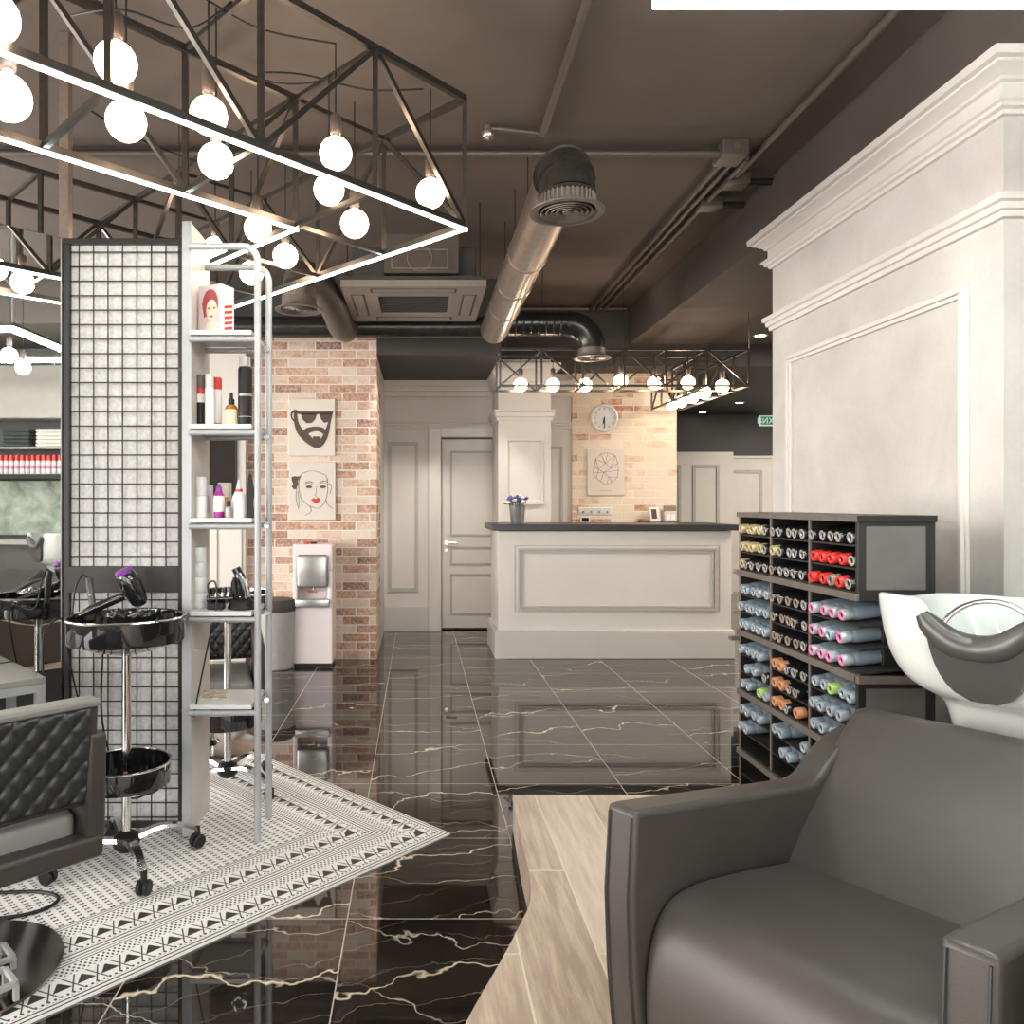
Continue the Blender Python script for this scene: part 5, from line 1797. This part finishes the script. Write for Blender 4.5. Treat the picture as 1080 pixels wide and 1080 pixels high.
# ------------------------------------------------------------------ rear-left things
wd = thing('water_dispenser', 'pinkish white water dispenser with a silver panel against the red brick wall', 'water dispenser', (W(330, 700, 6.32).x, 6.42, 0))
hw = .163
MB().box(-hw + .01, hw - .01, -.11, .16, 0, .035).obj('base', 'black', wd, smooth=False)
mb = MB()
mb.box(-hw, hw, -.12, .165, .03, .53)
mb.box(-hw, hw, -.0, .165, .53, .80)
mb.box(-hw, -hw + .04, -.12, .0, .53, .80)
mb.box(hw - .04, hw, -.12, .0, .53, .80)
mb.box(-hw, hw, -.12, .165, .80, 1.015)
mb.obj('housing', 'pinkwhite', wd, smooth=False, bevel=.012, bseg=3)
MB().box(-hw + .035, hw - .035, -.15, -.118, .66, .93, .02, 3).obj('control_panel', 'silver', wd)
MB().box(-hw + .02, hw - .02, -.16, -.10, .50, .565, .008, 2).obj('drip_tray', 'silver', wd)
for x, mt in ((-.06, 'red'), (.0, 'black')):
    MB().box(x - .025, x + .025, -.06, -.02, 1.012, 1.03, .005, 2).obj('button', mt, wd)
MB().box(-.055, .02, -.005, .0, .60, .625).box(-.055, .02, -.005, .0, .64, .66).obj('orange_sticker', 'orange', wd, smooth=False)
MB().tube([(0, -.06, .66), (0, -.06, .63)], .012, 10).obj('spout', 'silver', wd)

bn = thing('waste_bin', 'grey round bin with a dark lid left of the water dispenser', 'bin', (W(290, 700, 6.3).x, 6.3, 0))
MB().lathe([(0, 0), (.14, 0), (.15, .01), (.165, .46), (.165, .47), (0, .47)], 30).obj('bucket', 'bin', bn)
MB().lathe([(.165, .47), (.168, .48), (.168, .545), (.155, .565), (0, .57)], 30).obj('lid', 'acdark', bn)

sc_ = thing('dark_screen', 'dark upright panel on the cream pilaster seen through the open shelf', 'screen', (W(234, 500, 6.54).x, 6.555, 1.40))
MB().box(-.115, .115, -.012, 0, 0, .50).obj('screen', 'screen', sc_, smooth=False)
MB().frame_xz(-.125, .125, -.01, .51, -.018, 0, .012).obj('frame', 'black', sc_, smooth=False)


# posters: outline traced in fractions of the canvas
r, w, h = canvas('wall_picture', 'cream canvas of a bearded man in sunglasses on the red brick wall', W(305, 0, 6.64).x, W(353.5, 0, 6.64).x, H - (481 - CY) * 6.64 / F, H - (421 - CY) * 6.64 / F, 6.65)


def pq(x, y):   # zoom pixels of the poster (560..775, 818..1095) -> canvas-local
    return (-w / 2 + (x - 560) / 215 * w, h * (1 - (y - 818) / 277))


def flat(mb, pts, y):
    mb.prism([pq(*p) for p in pts], lambda a, b, hh: (a, hh, b), y, y + .0012)


def strip(mb, A, B, y):
    A = [(p.x, p.y) for p in smooth_path([(a[0], a[1], 0) for a in A], 4)]
    B = [(p.x, p.y) for p in smooth_path([(a[0], a[1], 0) for a in B], 4)]
    for i in range(len(A) - 1):
        flat(mb, [A[i], A[i + 1], B[i + 1], B[i]], y)


mb = MB()
OUT = [(583, 866), (584, 930), (600, 985), (640, 1030), (688, 1057), (722, 1040), (745, 990), (755, 935), (766, 880)]
INN = [(598, 880), (603, 925), (622, 965), (648, 985), (688, 1022), (716, 1000), (733, 960), (745, 925), (757, 884)]
strip(mb, OUT, INN, -.0268)
strip(mb, [(625, 975), (645, 958), (690, 952), (722, 960), (738, 978)], [(632, 1015), (655, 985), (690, 975), (715, 985), (733, 1010)], -.0271)
flat(mb, [(672, 1000), (706, 1000), (700, 1045), (676, 1045)], -.0274)
mb.obj('printed_beard', 'ink', r, smooth=False)
mb = MB()
flat(mb, [(590, 868), (606, 878), (768, 878), (764, 892), (600, 892)], -.0270)
flat(mb, [(614, 888), (692, 888), (684, 915), (668, 934), (642, 936), (624, 918)], -.0270)
flat(mb, [(700, 888), (764, 888), (760, 910), (748, 930), (724, 934), (710, 916)], -.0270)
mb.obj('printed_sunglasses', 'ink', r, smooth=False)
mb = MB()
strip(mb, [(590, 872), (570, 884), (570, 910), (590, 938)], [(588, 880), (577, 890), (577, 908), (590, 928)], -.0268)
mb.obj('printed_ear', 'ink', r, smooth=False)

r, w, h = canvas('wall_picture', 'cream canvas of a line-drawn woman with red lips on the red brick wall', W(305, 0, 6.64).x, W(354, 0, 6.64).x, H - (548.5 - CY) * 6.64 / F, H - (487.5 - CY) * 6.64 / F, 6.65)


def pq(x, y):
    return (-w / 2 + (x - 565) / 215 * w, h * (1 - (y - 80) / 272))


def stroke(mb, pts, rad=.0022):
    mb.tube(smooth_path([(pq(*p)[0], -.0262, pq(*p)[1]) for p in pts], 5), rad, 6)


mb = MB()
for s_ in ([(612, 160), (610, 200), (622, 250), (650, 280), (690, 296), (712, 290), (735, 255), (744, 210), (740, 160)],
           [(612, 160), (625, 135), (660, 122), (700, 126), (735, 145), (745, 175)],
           [(600, 200), (598, 250), (610, 300)], [(608, 215), (612, 290)], [(660, 285), (668, 310), (640, 330)],
           [(735, 255), (745, 280), (770, 300)], [(745, 180), (760, 190), (755, 230)], [(640, 186), (655, 178), (675, 184)], [(705, 184), (722, 176), (738, 180)],
           [(692, 195), (690, 225), (684, 238), (698, 240)]):
    stroke(mb, s_)
mb.obj('ink_line', 'inkgrey', r)
mb = MB()
flat(mb, [(577, 150), (590, 146), (606, 148), (622, 144), (616, 158), (606, 166), (608, 182), (598, 206), (588, 208), (578, 196), (584, 180), (578, 166)], -.0272)
mb.obj('ink_hair_bun', 'ink', r, smooth=False)
for a, b_ in (((640, 178), (676, 176)), ((705, 176), (738, 170))):
    mb = MB()
    stroke(mb, [a, ((a[0] + b_[0]) / 2, a[1] - 7), b_], .0028)
    mb.obj('ink_eyebrow', 'ink', r)
for x in (658, 722):
    mb = MB()
    flat(mb, [(x + 15 * math.cos(2 * PI * i / 14), 196 + 7 * math.sin(2 * PI * i / 14)) for i in range(14)], -.0268)
    mb.obj('ink_eye', 'ink', r, smooth=False)
mb = MB()
flat(mb, [(666, 256), (680, 249), (690, 253), (700, 246), (710, 254), (712, 262), (696, 271), (682, 270)], -.0268)
mb.obj('red_lips', 'red', r, smooth=False)

# ------------------------------------------------------------------ daylight, added fill lights and camera
wld = bpy.data.worlds.new('sky')
sc.world = wld
wld.use_nodes = True
nt = wld.node_tree
bg = nt.nodes['Background']
sky = nt.nodes.new('ShaderNodeTexSky')
sky.sky_type = 'HOSEK_WILKIE'
sky.turbidity = 6
sky.sun_direction = (.3, .75, .6)
nt.links.new(mix(nt, .65, sky.outputs[0], (.9, .95, 1.0)), bg.inputs['Color'])
bg.inputs['Strength'].default_value = 1.0


def area(name, loc, rot, sx_, sy_, power, col=(1, 1, 1)):
    l = bpy.data.lights.new(name, 'AREA')
    l.shape = 'RECTANGLE'
    l.size, l.size_y = sx_, sy_
    l.energy = power
    l.color = col
    o = bpy.data.objects.new(name, l)
    COL.objects.link(o)
    o.location, o.rotation_euler = loc, rot
    return o


# daylight panels added outside the unseen shop-front and side windows
area('daylight_fill_front', (.6, -3.35, 1.6), (PI / 2, 0, 0), 10.5, 2.6, 400, (1, .945, .885))
for y in (-1.0, 2.15, 5.15):
    area('daylight_fill_side', (-5.3, y, 1.6), (PI / 2, 0, -PI / 2), 2.6, 2.5, 300, (1, .945, .885))
# fill lamp added in the side bay, hidden behind the partition
area('side_bay_fill', (4.4, 5.9, 2.9), (0, 0, 0), 1.2, 1.6, 160, (1, .9, .78))
for x, tx in ((-.12, -.1), (.3, .55)):  # fill spots added behind the black duct to brighten the corridor
    l = bpy.data.lights.new('corridor_fill_spot', 'SPOT')
    l.energy, l.spot_size, l.spot_blend, l.shadow_soft_size, l.color = 75, math.radians(56), .5, .03, (1, .93, .85)
    o = bpy.data.objects.new('corridor_fill_spot', l)
    COL.objects.link(o)
    o.location = (x, 6.34, 2.785)
    o.rotation_euler = (Vector((tx, 8.1, .35)) - o.location).to_track_quat('-Z', 'Y').to_euler()
area('far_bay_fill', (5.6, 9.6, 2.7), (0, 0, 0), .8, 2, 90, (1, .92, .82))  # unseen fill light added to brighten the far bay

cd = bpy.data.cameras.new('camera')
cam = bpy.data.objects.new('camera', cd)
COL.objects.link(cam)
cam.location = (0, 0, H)
cam.rotation_euler = (PI / 2, 0, 0)
cd.sensor_width = 36
cd.lens = F / 1080 * 36
cd.shift_x = (540 - CX) / 1080
cd.shift_y = (CY - 540) / 1080
cd.clip_start = .05
sc.camera = cam

sc.view_settings.view_transform = 'Standard'
sc.view_settings.look = 'None'
sc.view_settings.gamma = 1
sc.view_settings.exposure = 0.06
sc.cycles.max_bounces = 8
sc.cycles.diffuse_bounces = 4
sc.cycles.glossy_bounces = 5
sc.cycles.transmission_bounces = 6
sc.cycles.caustics_reflective = False
sc.cycles.caustics_refractive = False
sc.cycles.sample_clamp_indirect = 6
sc.cycles.use_denoising = True
